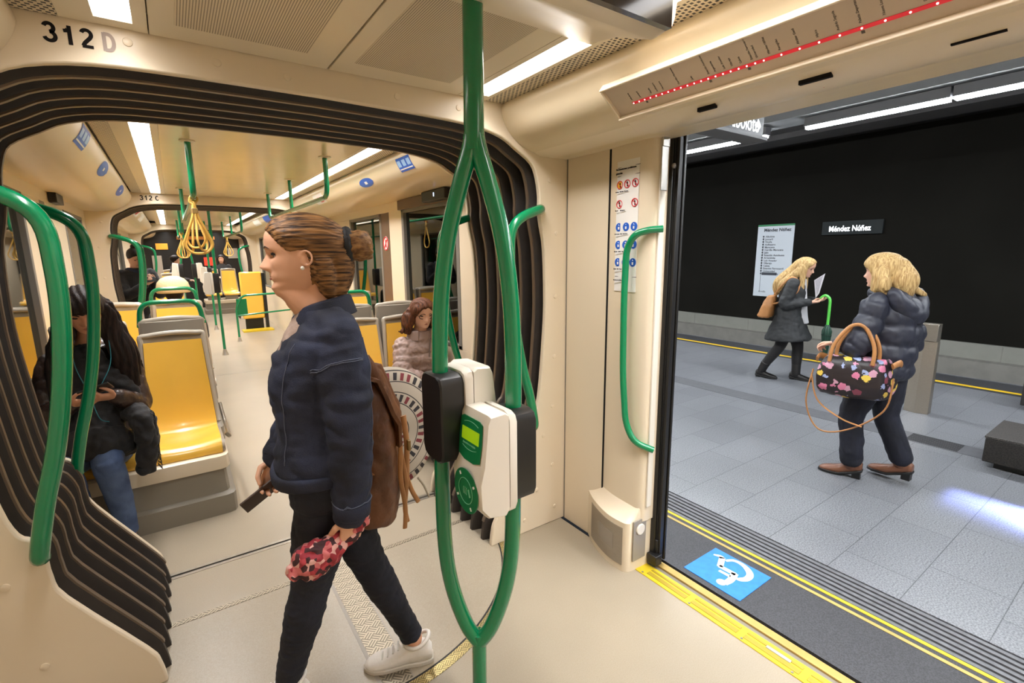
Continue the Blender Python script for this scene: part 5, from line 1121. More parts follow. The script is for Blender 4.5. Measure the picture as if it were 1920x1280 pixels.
# crumpled floral bundle in her left hand
m_flor = nodes('floral_cloth', (170, 60, 66), .7)
m, N, L, b, tc, sp, mth, mix = m_flor; vo = N.new('ShaderNodeTexVoronoi'); vo.inputs['Scale'].default_value = 55; L.new(tc.outputs['Object'], vo.inputs[0]); r_ = N.new('ShaderNodeValToRGB'); L.new(vo.outputs['Color'], r_.inputs[0]); r_.color_ramp.interpolation = 'CONSTANT'
for p, cc in ((0, (150, 40, 52)), (.3, (206, 110, 110)), (.5, (60, 26, 30)), (.68, (222, 168, 158)), (.85, (176, 58, 66))):
    e = r_.color_ramp.elements[0] if p == 0 else r_.color_ramp.elements.new(p); e.position = p; e.color = lin(cc)
L.new(r_.outputs[0], b.inputs['Base Color'])
mb = MB(); hc = sw['wr'][0]+V((-.025, .005, -.085)); limb(mb, [hc+V((.062, -.01, .065)), hc+V((.02, .0, .012)), hc, hc+V((-.06, .0, -.02)), hc+V((-.12, .0, -.04)), hc+V((-.155, 0, -.05))], [.022, .026, .028, .05, .058, .03], flat=.8)
o = put(organic(mb, .005, 2, .010, 30), 'floral_bundle', m_flor[0], None); tag(o, 'crumpled red floral cloth bundle gripped by the striding woman', 'cloth bundle')
# backpack
bp = thing('backpack', 'brown leather backpack on the back of the striding woman', 'backpack', (.57, 1.69, .95))
mb = MB(); bk = V((.545, 1.70, 0)); R = []
for z, a, b_ in ((.66, .05, .10), (.68, .072, .135), (.78, .085, .15), (.95, .085, .148), (1.08, .075, .138), (1.17, .06, .12), (1.205, .04, .09)): R.append([V((bk.x, bk.y, z))+F*-1*a*math.copysign(abs(math.cos(q))**.7, math.cos(q))+Lh*b_*math.copysign(abs(math.sin(q))**.7, math.sin(q)) for q in [2*pi*j/28 for j in range(28)]])
mb.rings(R); put(organic(mb, .007, 4, .010, 11), 'bag_body', m_leather, bp)
mb = MB(); R = []
for t in range(9):
    q = t/8; z = 1.19+.045*math.sin(pi*min(1, q*1.6))*(1 if q < .62 else 0)-max(0, q-.35)*.34; x = .50+.135*min(1, q*1.35); R.append([V((x, bk.y, z))+Lh*(.135-.02*abs(q-.5))*(j/6-1)+V((.012*math.sin(j*1.1), 0, -.01*((j-6)/6)**2)) for j in range(13)])
MB().grid(R, (.012, 0, .008)).build('flap', m_leather, bp, 60, .003)
for y in (-.06, .06): MB().tube(spl([V((.638, 1.69+y, 1.06)), V((.646, 1.69+y, .95)), V((.638, 1.69+y, .80))], 5), .011, 8, flat=.4).build('buckle_strap', m_tan, bp); MB().box((.644, 1.69+y-.018, .925), (.656, 1.69+y+.018, .965)).build('buckle', MATS['strap_buckle'], bp, 30, .002)
MB().tube(spl([V((.50, 1.60, 1.30)), V((.43, 1.585, 1.425)), V((.36, 1.57, 1.40)), V((.29, 1.575, 1.25)), V((.30, 1.56, 1.08)), V((.42, 1.55, .95)), V((.53, 1.60, .86))], 6), .021, 10, flat=.28, ref=(0, -1, .3)).build('shoulder_strap', m_tan, bp)
MB().tube(spl([V((.50, 1.60, 1.30)), V((.545, 1.61, 1.22)), V((.56, 1.63, 1.15))], 6), .02, 10, flat=.3).build('shoulder_strap', m_leather, bp)
for k, P in enumerate(([(.62, 1.63, .93), (.632, 1.62, .80), (.622, 1.62, .70), (.63, 1.62, .64)], [(.61, 1.60, .96), (.60, 1.59, .84), (.612, 1.59, .72), (.61, 1.6, .63)], [(.63, 1.66, .90), (.66, 1.65, .76), (.69, 1.65, .69)])): MB().tube(spl([V(p) for p in P], 5), .009, 8, flat=.5).build('hanging_strap', m_tan, bp)
# round woven bag
m, N, L, b, tc, sp, mth, mix = nodes('mandala_weave', (182, 170, 152), .85)
RX, RZ = sp.outputs[0], sp.outputs[2]; rad = mth('SQRT', mth('ADD', mth('MULTIPLY', RX, RX), mth('MULTIPLY', RZ, RZ))); an_ = mth('ARCTAN2', RZ, RX)
bandf = mth('MULTIPLY', rad, 22.0); band = mth('FLOOR', bandf); fr = mth('FRACT', bandf)
seg = mth('FRACT', mth('MULTIPLY', an_, mth('ADD', 2.0, mth('MULTIPLY', band, 1.0)))); odd = mth('MODULO', band, 2)
k1_ = mth('MULTIPLY', mth('MULTIPLY', mth('GREATER_THAN', seg, .5), odd), mth('MULTIPLY', mth('GREATER_THAN', fr, .15), mth('LESS_THAN', fr, .85)))
alt = mth('GREATER_THAN', mth('FRACT', mth('MULTIPLY', mth('FLOOR', mth('MULTIPLY', an_, mth('ADD', 2.0, mth('MULTIPLY', band, 1.0)))), .3)), .45)
c1 = mix(alt, (112, 44, 48), (40, 36, 38)); base = mix(mth('LESS_THAN', fr, .09), (170, 158, 142), (44, 40, 40)); L.new(mix(k1_, base, c1), b.inputs['Base Color'])
rb = thing('round_bag', 'round woven bag with red and black bands behind the brown backpack', 'bag', (.685, 1.965, .885))
R0 = .258; dn = V((.10, -1, .03)).normalized(); du = V((1, .10, 0)).normalized(); dw = dn.cross(du)*-1
mb = MB(); rows = []
for a, d in ((.02, .042), (.3, .044), (.6, .042), (.82, .036), (.94, .026), (1, .006), (.97, -.012), (.8, -.026), (.4, -.034), (.02, -.035)):
    rows.append([V((.685, 1.965, .885))+du*R0*a*1.0*math.cos(q)+V((0, 0, 1))*R0*a*1.12*math.sin(q)+dn*(d+.006*math.sin(5*q)*a) for q in [2*pi*j/56 for j in range(56)]])
mb.rings(rows).build('bag_body', m, rb, 180)
for k, (x0, x1) in enumerate(((.60, .62), (.68, .70), (.75, .79), (.81, .86))):
    MB().tube(spl([V((x0, 1.93, .645)), V(((x0+x1)/2, 1.925, .60)), V((x1, 1.93, .555-.02*(k % 2)))], 4), .005, 6).build('fringe', mat('fringe', (150, 138, 118), .85), rb)
MB().tube(spl([V((.60, 1.955, 1.10)), V((.55, 1.91, 1.25)), V((.45, 1.86, 1.40)), V((.40, 1.80, 1.455))], 6), .014, 8, flat=.4).build('carry_strap', m_leather, rb)
# ------------------------------------------------------------------ seated woman on the left, looking at her phone
def person(label, loc): return thing('person', label, 'person', loc)
def sheet_hair(mb, M, a0, a1, z_top, pts, off=.05): pass
sl_ = person('woman with long dark hair and fringe sitting on the left, reading a phone', (-.46, 3.6, 0))
ml = head_mx((-.415, 3.468, 1.268), (.05, -.86, -.46), (0, -.46, .88), .232)
s = dict(M=ml, neck=V((-.44, 3.56, 1.17)), spine=[V((-.47, 3.74, .50)), V((-.47, 3.72, .70)), V((-.46, 3.64, .96)), V((-.44, 3.555, 1.165))], lat0=V((1, 0, 0)), lat1=V((1, .05, 0)),
         sh=[V((-.30, 3.58, 1.06)), V((-.60, 3.60, 1.06))], el=[V((-.255, 3.47, .80)), V((-.66, 3.49, .80))], wr=[V((-.335, 3.30, .905)), V((-.505, 3.30, .895))],
         hip=[V((-.39, 3.72, .50)), V((-.55, 3.72, .50))], kn=[V((-.41, 3.30, .565)), V((-.58, 3.28, .565))], an=[V((-.375, 3.355, .10)), V((-.56, 3.34, .10))], ft=[V((.25, -1, 0)), V((-.1, -1, 0))])
body('body', sl_, s, m_skin3, .006, 4, hands=(((V((-.75, -.55, .15)), V((-.2, .45, .85)), V((.3, -.5, .8))), dict(curl=(.55, .7, .5), tcurl=.3)), ((V((.75, -.55, .1)), V((.2, .5, .8)), V((-.3, -.5, .8))), dict(curl=(.5, .7, .5), tcurl=.3))))
face_parts(ml, sl_, lid=m_skin3, closed=.75, brow=m_lash)
m_hl = hair_mat('black_brown_hair', (46, 32, 26), (22, 15, 13), (22, 22, 2.5))
hb = hair_cap(sl_, ml, m_hl, lambda a: hm([(0, .60), (30, .585), (48, .54), (60, .45), (75, .40), (90, .36), (110, .25), (180, .12)], a), .055)
def fall(P, rr, flat=.55, ref=(0, 0, 1)): hb.tube(spl(P, 5), [hm([(i/(len(rr)-1), r) for i, r in enumerate(rr)], j/(5*(len(P)-1))) for j in range(5*(len(P)-1)+1)], 16, flat=flat, ref=ref, round_end=True)
for sx in (-1, 1):
    for k, (y, x) in enumerate(((.33, .06), (.36, -.10), (.30, -.26))):
        p0 = ml @ V((x, sx*y*1.05, .45)); e = V((-.44+sx*-1*(-.13-.02*k)*-1, 3.50+.05*k, .86+.05*(k == 2)))
        e = V((-.44+(.17 if sx > 0 else -.15)+.01*k*sx, 3.47+.06*k, .84))
        fall([p0, p0+V((.015*sx, .02, -.10)), p0.lerp(e, .55)+V((.02*sx, -.01, 0)), e], [.045, .055, .06, .035] if sx > 0 else [.04, .048, .045, .03], .42, (1, 0, 0))
hl = put(organic(hb, .006, 3, fn=lambda p: .0026*math.sin(200*(p.x+.3*p.y)+4*noise.noise(p*7))), 'long_hair', m_hl, sl_)
m_bj = mat('brown_leather_jacket', (62, 44, 36), .36, col2=(40, 28, 24), vscale=9, bump=.3, bscale=50)
mb = MB(); torso(mb, s['spine'], s['lat0'], s['lat1'], [(-.02, .19, .15, 0), (.15, .20, .16, .01), (.4, .19, .15, .01), (.65, .20, .15, .01), (.82, .195, .12, .0), (.93, .15, .09, 0), (1.02, .08, .08, 0)])
for i in (0, 1): limb(mb, [s['sh'][i], s['sh'][i].lerp(s['el'][i], .5), s['el'][i], s['el'][i].lerp(s['wr'][i], .5), s['wr'][i].lerp(s['el'][i], .08)], [.075, .076, .068, .058, .045])
jb = put(organic(mb, .007, 4, .009, 12), 'leather_jacket', m_bj, sl_)
mb = MB(); 
for i in (0, 1): limb(mb, [s['hip'][i]+V((0, .04, 0)), s['hip'][i].lerp(s['kn'][i], .5), s['kn'][i], s['kn'][i].lerp(s['an'][i], .4), s['an'][i]+V((0, 0, .0))], [.10, .092, .072, .066, .046])
torso(mb, s['spine'], s['lat0'], s['lat1'], [(-.12, .12, .1, 0), (0, .18, .14, 0), (.12, .18, .13, 0)]); put(organic(mb, .007, 4, .005, 14), 'blue_jeans', m_blue_jeans, sl_)
mb = MB(); limb(mb, [V((-.60, 3.56, 1.02)), V((-.47, 3.47, .98)), V((-.36, 3.46, .94)), V((-.28, 3.44, .84))], [.05, .10, .10, .06], flat=.5); limb(mb, [V((-.45, 3.48, 1.09)), V((-.45, 3.46, .95)), V((-.45, 3.44, .80)), V((-.44, 3.36, .66))], [.09, .14, .14, .12], flat=.45, ref=(1, 0, 0)); limb(mb, [V((-.30, 3.42, .80)), V((-.245, 3.33, .76)), V((-.225, 3.31, .62)), V((-.25, 3.32, .46))], [.06, .06, .055, .045]); limb(mb, [V((-.52, 3.30, .66)), V((-.40, 3.32, .64)), V((-.31, 3.38, .60))], [.08, .10, .07], flat=.6)
sc_ = put(organic(mb, .007, 3, .014, 16), 'black_scarf', m_blk, sl_); mb = MB(); random.seed(4)
for k in range(34):
    z = .80-.34*k/34; mb.tube([V((-.195, 3.30, z)), V((-.178-.008*random.random(), 3.295, z-.014)), V((-.176, 3.295, z-.03))], .0022, 5)
mb.build('fringe', m_blk, sc_, 180)
MB().tube(spl([ml @ V((.05, .33, .36)), V((-.335, 3.40, 1.10)), V((-.38, 3.36, .98)), V((-.43, 3.34, .90)), V((-.41, 3.28, .80)), V((-.37, 3.25, .78))], 6), .0022, 6).build('earphone_cord', mat('teal_cord', (40, 120, 130), .5), sl_, 180)
MB().tube(spl([ml @ V((.05, -.33, .36)), V((-.49, 3.40, 1.10)), V((-.46, 3.36, .98)), V((-.43, 3.34, .90))], 6), .0022, 6).build('earphone_cord', MATS['teal_cord'], sl_, 180)
m_bshoe = mat('black_shoe', (30, 28, 28), .4, bump=.1, bscale=50)
for i in (0, 1): shoe(s['an'][i], s['ft'][i], .24, 0, mat('dark_sneaker', (44, 40, 40), .6), sl_, 'dark_sneaker', m_wsole, hi=.075)
c = V((-.40, 3.235, .965)); u = V((.85, -.10, .25)).normalized(); n = V((-.12, .62, .75)); n = (n-u*n.dot(u)).normalized(); v = n.cross(u)
ph = thing('mobile_phone', 'black phone in the hands of the seated long-haired woman', 'phone', c); MB().obox(c, (u, v, n), (.068, .035, .0045)).build('case', m_black, ph, 30, .002); MB().obox(c+n*.0046, (u, v, n), (.063, .031, .0004)).build('screen', MATS['dark_screen'], ph)
# ------------------------------------------------------------------ seated woman on the right in a quilted jacket
sr = person('woman in a mauve quilted jacket and glasses sitting on the right', (1.62, 3.7, 0))
mr = head_mx((1.628, 3.655, 1.055), (.02, -.98, -.20), (.02, -.18, .98), .222)
s = dict(M=mr, neck=V((1.63, 3.70, .985)), spine=[V((1.61, 3.76, .47)), V((1.61, 3.76, .62)), V((1.615, 3.73, .80)), V((1.63, 3.70, .98))], lat0=V((1, .05, 0)), lat1=V((1, .1, 0)),
         sh=[V((1.755, 3.71, .90)), V((1.475, 3.70, .90))], el=[V((1.765, 3.58, .70)), V((1.425, 3.58, .70))], wr=[V((1.72, 3.40, .625)), V((1.63, 3.46, .615))],
         hip=[V((1.69, 3.74, .48)), V((1.54, 3.74, .48))], kn=[V((1.70, 3.30, .51)), V((1.53, 3.28, .51))], an=[V((1.70, 3.33, .09)), V((1.56, 3.30, .09))], ft=[V((.0, -1, 0)), V((.1, -1, 0))])
body('body', sr, s, m_skin2, .006, 4, hands=(((V((-.6, -.7, -.2)), V((0, 0, -1)), V((-.5, .3, .3))), dict(curl=(.3, .5, .4))), ((V((.75, -.6, -.25)), V((-.1, .1, -1)), V((.4, .5, .3))), dict(curl=(.3, .5, .4)))))
face_parts(mr, sr, lid=m_skin2, closed=.3)
m_hr = hair_mat('chestnut_hair', (112, 66, 40), (52, 30, 20), (20, 20, 3))
hb = hair_cap(sr, mr, m_hr, lambda a: hm([(0, .80), (20, .76), (40, .68), (58, .54), (72, .42), (100, .30), (180, .10)], a), .075, lambda a, z: .03*gs(a-95, 50))
for sx in (-1, 1):
    for k, (y, x) in enumerate(((.37, -.04), (.41, -.15), (.36, -.28), (.18, -.42))):
        p0 = mr @ V((x, sx*y, .52)); p1 = mr @ V((x*1.05+.0, sx*(y+.10), .22)); p2 = mr @ V((x*1.05+.03, sx*(y+.15), -.16)); fall([p0, p1, p2], [.035, .044, .026], .75)
p2 = mr @ V((-.1, -.68, -.16)); fall([mr @ V((-.15, -.48, .1)), p2, p2+V((-.035, 0, .004))], [.03, .02, .008])
put(organic(hb, .006, 3, fn=lambda p: .0038*math.sin(150*(p.x+.5*p.y)+6*noise.noise(p*9))), 'shoulder_length_hair', m_hr, sr)
m_puf = mat('mauve_puffer', (150, 126, 116), .6, var=.05, bump=.2, bscale=40)
def pz(rr, n, amp): return [r*(1+amp*(abs(math.sin(pi*n*i/(len(rr)-1)))-.6)) for i, r in enumerate(rr)]
mb = MB(); tab = [(.08, .185, .15), (.2, .195, .16), (.45, .188, .155), (.65, .185, .15), (.82, .17, .12), (.93, .13, .10), (1.03, .085, .085), (1.10, .08, .08)]
T = []
for i in range(40):
    t = .08+1.02*i/39; w = hm([(a, b) for a, b, _ in tab], t); d = hm([(a, c) for a, _, c in tab], t); q = abs(math.sin(pi*6*(t-.08)/1.02))**.6; T.append((t, w-.012+.014*q, d-.014+.018*q, .01))
torso(mb, s['spine'], s['lat0'], s['lat1'], T, k=1)
for i in (0, 1):
    P = spl([s['sh'][i]+V((0, 0, .01)), s['sh'][i].lerp(s['el'][i], .5), s['el'][i], s['el'][i].lerp(s['wr'][i], .5), s['wr'][i].lerp(s['el'][i], .12)], 12); m_ = len(P)
    mb.tube(P, [hm([(0, .078), (.3, .08), (.55, .07), (.85, .058), (1, .042)], j/(m_-1))*(.90+.14*abs(math.sin(pi*9*j/(m_-1)))**.7) for j in range(m_)], 20, round_end=True)
pj_ = put(organic(mb, .006, 2, .007, 26), 'quilted_jacket', m_puf, sr)
mb = MB(); nbp = V((1.632, 3.688, .985)); R = []
for i in range(25):
    a = math.radians(-148+296*i/24)-pi/2+pi; dr = V((math.cos(a), math.sin(a), 0)); h = .045; b_ = nbp+dr*.072; R.append([b_+V((0, 0, -.03)), b_+dr*.012+V((0, 0, h)), b_+dr*.038+V((0, 0, h*.9)), b_+dr*.042+V((0, 0, -.04))])
MB().rings(R).build('collar', m_puf, pj_, 60, .006)
MB().tube([V((1.665, 3.568, .97)), V((1.655, 3.578, .85)), V((1.645, 3.592, .70)), V((1.64, 3.605, .62))], .004, 6).build('zip', mat('grey_zip', (96, 86, 82), .5), pj_)
mb = MB()
for i in (0, 1): limb(mb, [s['hip'][i], s['hip'][i].lerp(s['kn'][i], .5), s['kn'][i], s['kn'][i].lerp(s['an'][i], .4), s['an'][i]], [.10, .092, .075, .066, .05])
torso(mb, s['spine'], s['lat0'], s['lat1'], [(-.12, .12, .1, 0), (0, .18, .14, 0), (.15, .18, .13, 0)]); put(organic(mb, .008, 4, .005, 14), 'grey_trousers', mat('grey_trousers', (92, 84, 76), .8, bump=.2, bscale=100), sr)
for i in (0, 1): shoe(s['an'][i], s['ft'][i], .235, 0, m_bshoe, sr, 'black_shoe', hi=.07)
mb = MB()
for sx in (-1, 1):
    cc = V((hsurf(.145, .5)+.05, sx*.15, .485)); mb.tube([mr @ (cc+V((-.02*abs(math.cos(t)), -.115*math.cos(t), .078*math.sin(t)))) for t in [2*pi*i/24 for i in range(24)]], .0030, 6, closed=True)
    mb.tube([mr @ (cc+V((-.02, sx*.115, .02))), mr @ V((.0, sx*.345, .49))], .0018, 6)
mb.tube([mr @ V((hsurf(.145, .5)+.04, -.035, .50)), mr @ V((hsurf(.145, .5)+.055, 0, .505)), mr @ V((hsurf(.145, .5)+.04, .035, .50))], .0018, 6)
mb.build('glasses', m_lash, sr, 180)
# ------------------------------------------------------------------ standing man reading his phone beyond the second portal
mn = person('person in a dark jacket standing beyond portal 312 C, reading a phone', (-.42, 8.42, 0))
mm = head_mx((-.43, 8.42, 1.515), (.45, -.78, -.43), (.25, -.35, .9), .24)
s = dict(M=mm, neck=V((-.43, 8.46, 1.45)), spine=[V((-.43, 8.47, .88)), V((-.43, 8.46, 1.08)), V((-.43, 8.45, 1.28)), V((-.43, 8.46, 1.46))], lat0=V((.9, .4, 0)), lat1=V((.9, .4, 0)),
         sh=[V((-.27, 8.52, 1.39)), V((-.59, 8.40, 1.39))], el=[V((-.18, 8.40, 1.12)), V((-.55, 8.20, 1.14))], wr=[V((-.24, 8.22, 1.30)), V((-.32, 8.16, 1.27))],
         hip=[V((-.35, 8.50, .88)), V((-.51, 8.44, .88))], kn=[V((-.33, 8.46, .48)), V((-.53, 8.42, .48))], an=[V((-.33, 8.50, .09)), V((-.54, 8.46, .09))], ft=[V((.4, -.9, 0)), V((.3, -.9, 0))])
body('body', mn, s, m_skin2, .009, 3, hands=(((V((-.1, -.75, .5)), V((-.6, .2, .5)), V((.2, .5, .8))), dict(curl=(.5, .7, .5))), ((V((.5, -.6, .4)), V((.1, .5, .8)), V((-.4, .3, .8))), dict(curl=(.5, .7, .5)))))
face_parts(mm, mn, lid=m_skin2, closed=.7)
m_hd = hair_mat('dark_hair', (44, 34, 28), (24, 18, 16), (8, 8, 14))
hb = hair_cap(mn, mm, m_hd, lambda a: hm([(0, .80), (45, .70), (75, .50), (100, .36), (180, .16)], a), .06); hb.ell(mm @ V((-.25, 0, 1.08)), (.05, .05, .04), None, 14, 8)
put(organic(hb, .008, 3), 'hair', m_hd, mn)
mb = MB(); torso(mb, s['spine'], s['lat0'], s['lat1'], [(-.15, .21, .15, 0), (.1, .20, .15, 0), (.4, .185, .145, 0), (.65, .20, .15, 0), (.85, .205, .125, 0), (.95, .14, .10, 0), (1.04, .09, .09, 0)])
for i in (0, 1): limb(mb, [s['sh'][i], s['el'][i], s['wr'][i].lerp(s['el'][i], .1)], [.085, .075, .05])
put(organic(mb, .01, 4, .010, 10), 'dark_jacket', m_blk, mn)
mb = MB(); 
for i in (0, 1): limb(mb, [s['hip'][i], s['kn'][i], s['an'][i]], [.10, .075, .055])
torso(mb, s['spine'], s['lat0'], s['lat1'], [(-.1, .1, .1, 0), (0, .17, .14, 0), (.12, .17, .13, 0)]); put(organic(mb, .01, 4), 'black_trousers', m_blk, mn)
MB().tube([V((-.43, 8.46, 1.44))+V((.085*math.cos(t), .08*math.sin(t), .02*math.sin(2*t))) for t in [2*pi*i/24 for i in range(24)]], .035, 12, closed=True).build('blue_scarf', mat('navy_scarf', (36, 44, 66), .8, bump=.3, bscale=60), mn, 180)
for i in (0, 1): shoe(s['an'][i], s['ft'][i], .27, 0, m_bshoe, mn, 'black_shoe', hi=.08)
c = V((-.265, 8.10, 1.335)); ph = thing('mobile_phone', 'phone held by the standing person beyond portal 312 C', 'phone', c); MB().obox(c, (V((.8, .4, .1)).normalized(), V((-.3, .5, .75)).normalized(), V((.3, -.7, .6)).normalized()), (.068, .036, .005)).build('case', m_black, ph, 30, .002)
# person with a cream hat facing away, and two distant passengers
def far_person(label, x, y, zc, fwd, coat, hairm, seated=True, hat=None, scarf=None, hair_long=False):
    p = person(label, (x, y, 0)); f = V(fwd).normalized(); l = V((-f.y, f.x, 0)); b = V((x, y, 0)); zp = zc-.58
    M = head_mx(b+V((0, 0, zc)), f+V((0, 0, -.1)), (0, 0, 1), .23)
    s = dict(M=M, neck=b-f*.02+V((0, 0, zc-.07)), spine=[b-f*.03+V((0, 0, zp)), b-f*.03+V((0, 0, zp+.2)), b-f*.01+V((0, 0, zp+.36)), b-f*.02+V((0, 0, zc-.06))], lat0=l, lat1=l,
             sh=[b+l*.17+V((0, 0, zc-.13)), b-l*.17+V((0, 0, zc-.13))], el=[b+l*.21+f*.06+V((0, 0, zc-.38)), b-l*.21+f*.06+V((0, 0, zc-.38))], wr=[b+l*.10+f*.26+V((0, 0, zc-.42)), b-l*.10+f*.26+V((0, 0, zc-.42))],
             hip=[b+l*.08-f*.02+V((0, 0, zp)), b-l*.08-f*.02+V((0, 0, zp))],
             kn=[b+l*.09+f*(.40 if seated else .02)+V((0, 0, zp if seated else .47)), b-l*.09+f*(.40 if seated else .04)+V((0, 0, zp if seated else .47))], an=[b+l*.09+f*(.38 if seated else -.03)+V((0, 0, .1)), b-l*.09+f*(.38 if seated else -.03)+V((0, 0, .1))], ft=[f, f])
    hk = dict(curl=(.4, .6, .4)); body('body', p, s, m_skin2, .011, 3, hands=(((f-l*.4, V((0, 0, -1)), f-l), hk), ((f+l*.4, V((0, 0, -1)), f+l), hk))); face_parts(M, p)
    mb = MB(); torso(mb, s['spine'], l, l, [(-.06, .2, .15, 0), (.3, .18, .145, 0), (.65, .19, .145, 0), (.86, .185, .12, 0), (.95, .13, .1, 0), (1.05, .08, .085, 0)])
    for i in (0, 1): limb(mb, [s['sh'][i], s['el'][i], s['wr'][i].lerp(s['el'][i], .1)], [.08, .07, .05])
    put(organic(mb, .012, 3, .008, 10), 'coat', coat, p); mb = MB()
    for i in (0, 1): limb(mb, [s['hip'][i], s['kn'][i], s['an'][i]], [.10, .075, .055])
    torso(mb, s['spine'], l, l, [(-.1, .1, .1, 0), (0, .17, .14, 0), (.14, .17, .13, 0)]); put(organic(mb, .012, 3), 'trousers', m_blk, p)
    for i in (0, 1): shoe(s['an'][i], f, .25, .0, m_bshoe, p, 'black_shoe', hi=.075)
    hb2 = hair_cap(p, M, hairm, lambda a: hm([(0, .80), (45, .66), (75, .42), (110, .2), (180, .05)], a), .06)
    if hair_long:
        for sx in (-1, 1): hb2.tube(spl([M @ V((-.05, sx*.34, .5)), M @ V((-.05, sx*.42, .1)), M @ V((.05, sx*.42, -.3))], 5), .04, 12, round_end=True)
    put(organic(hb2, .01, 3), 'hair', hairm, p)
    if hat: MB().lathe([(.150, -.075), (.158, -.06), (.155, -.02), (.140, .035), (.108, .075), (.06, .10), (.01, .106), (0, .106)], M @ V((-.04, 0, .86)), (0, 0, 1), 32).build('knit_hat', hat, p, 180)
    if scarf: MB().tube(spl([b+l*.10+f*.02+V((0, 0, zc-.03)), b+f*.10+V((0, 0, zc-.10)), b-l*.06+f*.12+V((0, 0, zc-.24)), b-l*.09+f*.14+V((0, 0, zc-.40))], 6), .04, 10, flat=.5).build('scarf', scarf, p, 180)
    return p
far_person('person in a cream knit hat sitting with back turned beyond the second row', -.02, 6.40, 1.13, (0, 1, 0), m_blk, m_hd, True, mat('cream_knit', (222, 200, 152), .85, bump=.6, bscale=70))
far_person('distant person in a black coat with a red scarf at the far end', .07, 15.5, 1.42, (1, -.15, 0), m_blk, m_hd, False, None, mat('red_scarf', (190, 40, 50), .8))
far_person('distant dark-haired person facing the camera at the far right end', 1.24, 17.3, 1.42, (-.1, -1, 0), m_blk, m_hd, False, None, None, True)
# ------------------------------------------------------------------ woman reading on the platform
def frame_of(o, fwd):
    f = V(fwd).normalized(); l = V((-f.y, f.x, 0)); o = V(o)
    return f, l, (lambda s, z, lat=0: o+f*s+l*lat+V((0, 0, z)))
pw = person('blonde woman in a dark parka on the platform reading papers', (6.34, 2.95, 0))
f, l, at = frame_of((6.34, 2.95, 0), (.24, -.97, 0)); Mp = head_mx(at(.075, 1.325), f+V((0, 0, -.32)), f*.3+V((0, 0, 1)), .225)
s = dict(M=Mp, neck=at(.03, 1.30), spine=[at(0, .76), at(-.01, .95), at(.0, 1.14), at(.03, 1.31)], lat0=l, lat1=l, sh=[at(.02, 1.235, .165), at(.02, 1.235, -.165)],
         el=[at(-.02, .98, .22), at(-.04, .98, -.215)], wr=[at(.23, 1.03, .08), at(.21, 1.02, -.10)], hip=[at(0, .80, .08), at(0, .80, -.08)], kn=[at(.09, .43, .08), at(-.08, .44, -.07)], an=[at(.10, .10, .07), at(-.27, .125, -.06)], ft=[f, f])
hk = dict(curl=(.35, .5, .4), tcurl=.4)
body('body', pw, s, m_skin2, .007, 3, hands=(((f*.9-l*.25+V((0, 0, .05)), V((0, 0, 1)), -l*.3+f*.2), hk), ((f*.9+l*.3+V((0, 0, .08)), V((0, 0, 1)), l), hk)))
face_parts(Mp, pw, lid=m_skin2, closed=.6)
m_bl = hair_mat('blonde_hair', (206, 176, 122), (150, 116, 72), (20, 20, 2.6))
hb = hair_cap(pw, Mp, m_bl, lambda a: hm([(0, .84), (25, .80), (45, .68), (62, .52), (80, .36), (105, .25), (180, .12)], a), .05)
for sx in (-1, 1):
    fall([Mp @ V((.04, sx*.34, .5)), Mp @ V((.10, sx*.40, .1)), at(.10, 1.20, sx*.10), at(.12, 1.12, sx*.09)], [.03, .035, .035, .015], .7); fall([Mp @ V((-.15, sx*.36, .5)), Mp @ V((-.22, sx*.42, .1)), at(-.10, 1.22, sx*.11), at(-.14, 1.13, sx*.10)], [.035, .05, .055, .02], .8)
fall([Mp @ V((-.40, 0, .6)), Mp @ V((-.50, 0, .15)), at(-.15, 1.22), at(-.19, 1.10)], [.05, .07, .09, .03], .9, (0, 0, 1))
put(organic(hb, .007, 3, fn=lambda p: .002*math.sin(170*(p.x+p.y)+4*noise.noise(p*7))), 'long_hair', m_bl, pw)
m_parka = mat('dark_parka', (38, 40, 42), .7, var=.15, bump=.2, bscale=60)
mb = MB(); torso(mb, s['spine'], l, l, [(-.42, .27, .26, -.03), (-.38, .275, .262, -.03), (-.2, .25, .22, -.03), (0, .225, .18, -.02), (.25, .195, .15, -.01), (.45, .185, .15, 0), (.68, .19, .145, 0), (.84, .18, .12, 0), (.94, .13, .09, 0), (1.03, .08, .085, 0)])
for i in (0, 1): limb(mb, [s['sh'][i], s['sh'][i].lerp(s['el'][i], .5), s['el'][i], s['el'][i].lerp(s['wr'][i], .5), s['wr'][i].lerp(s['el'][i], .08)], [.074, .074, .066, .058, .046])
pk = put(organic(mb, .008, 4, .009, 9, (1, 1, 1.4)), 'parka', m_parka, pw)
MB().tube([at(.02, 1.31)+f*.075*math.cos(t)+l*.085*math.sin(t)+V((0, 0, .012*math.cos(t))) for t in [2*pi*i/24 for i in range(24)]], .026, 10, closed=True).build('collar', m_parka, pk, 180)
mb = MB(); torso(mb, s['spine'], l, l, [(-.05, .06, .06, .14), (.1, .085, .06, .125), (.5, .07, .05, .115), (.85, .05, .05, .075), (1.0, .05, .05, .05)]); put(organic(mb, .008, 3), 'pale_top', mat('pale_top', (190, 190, 194), .8), pw)
mb = MB()
for i in (0, 1): limb(mb, [s['hip'][i], s['hip'][i].lerp(s['kn'][i], .5), s['kn'][i], s['kn'][i].lerp(s['an'][i], .35), s['an'][i].lerp(s['kn'][i], .12)], [.10, .092, .066, .064, .048])
torso(mb, s['spine'], l, l, [(-.1, .1, .1, 0), (0, .17, .14, 0), (.12, .17, .13, 0)]); put(organic(mb, .008, 4), 'black_leggings', m_blk, pw)
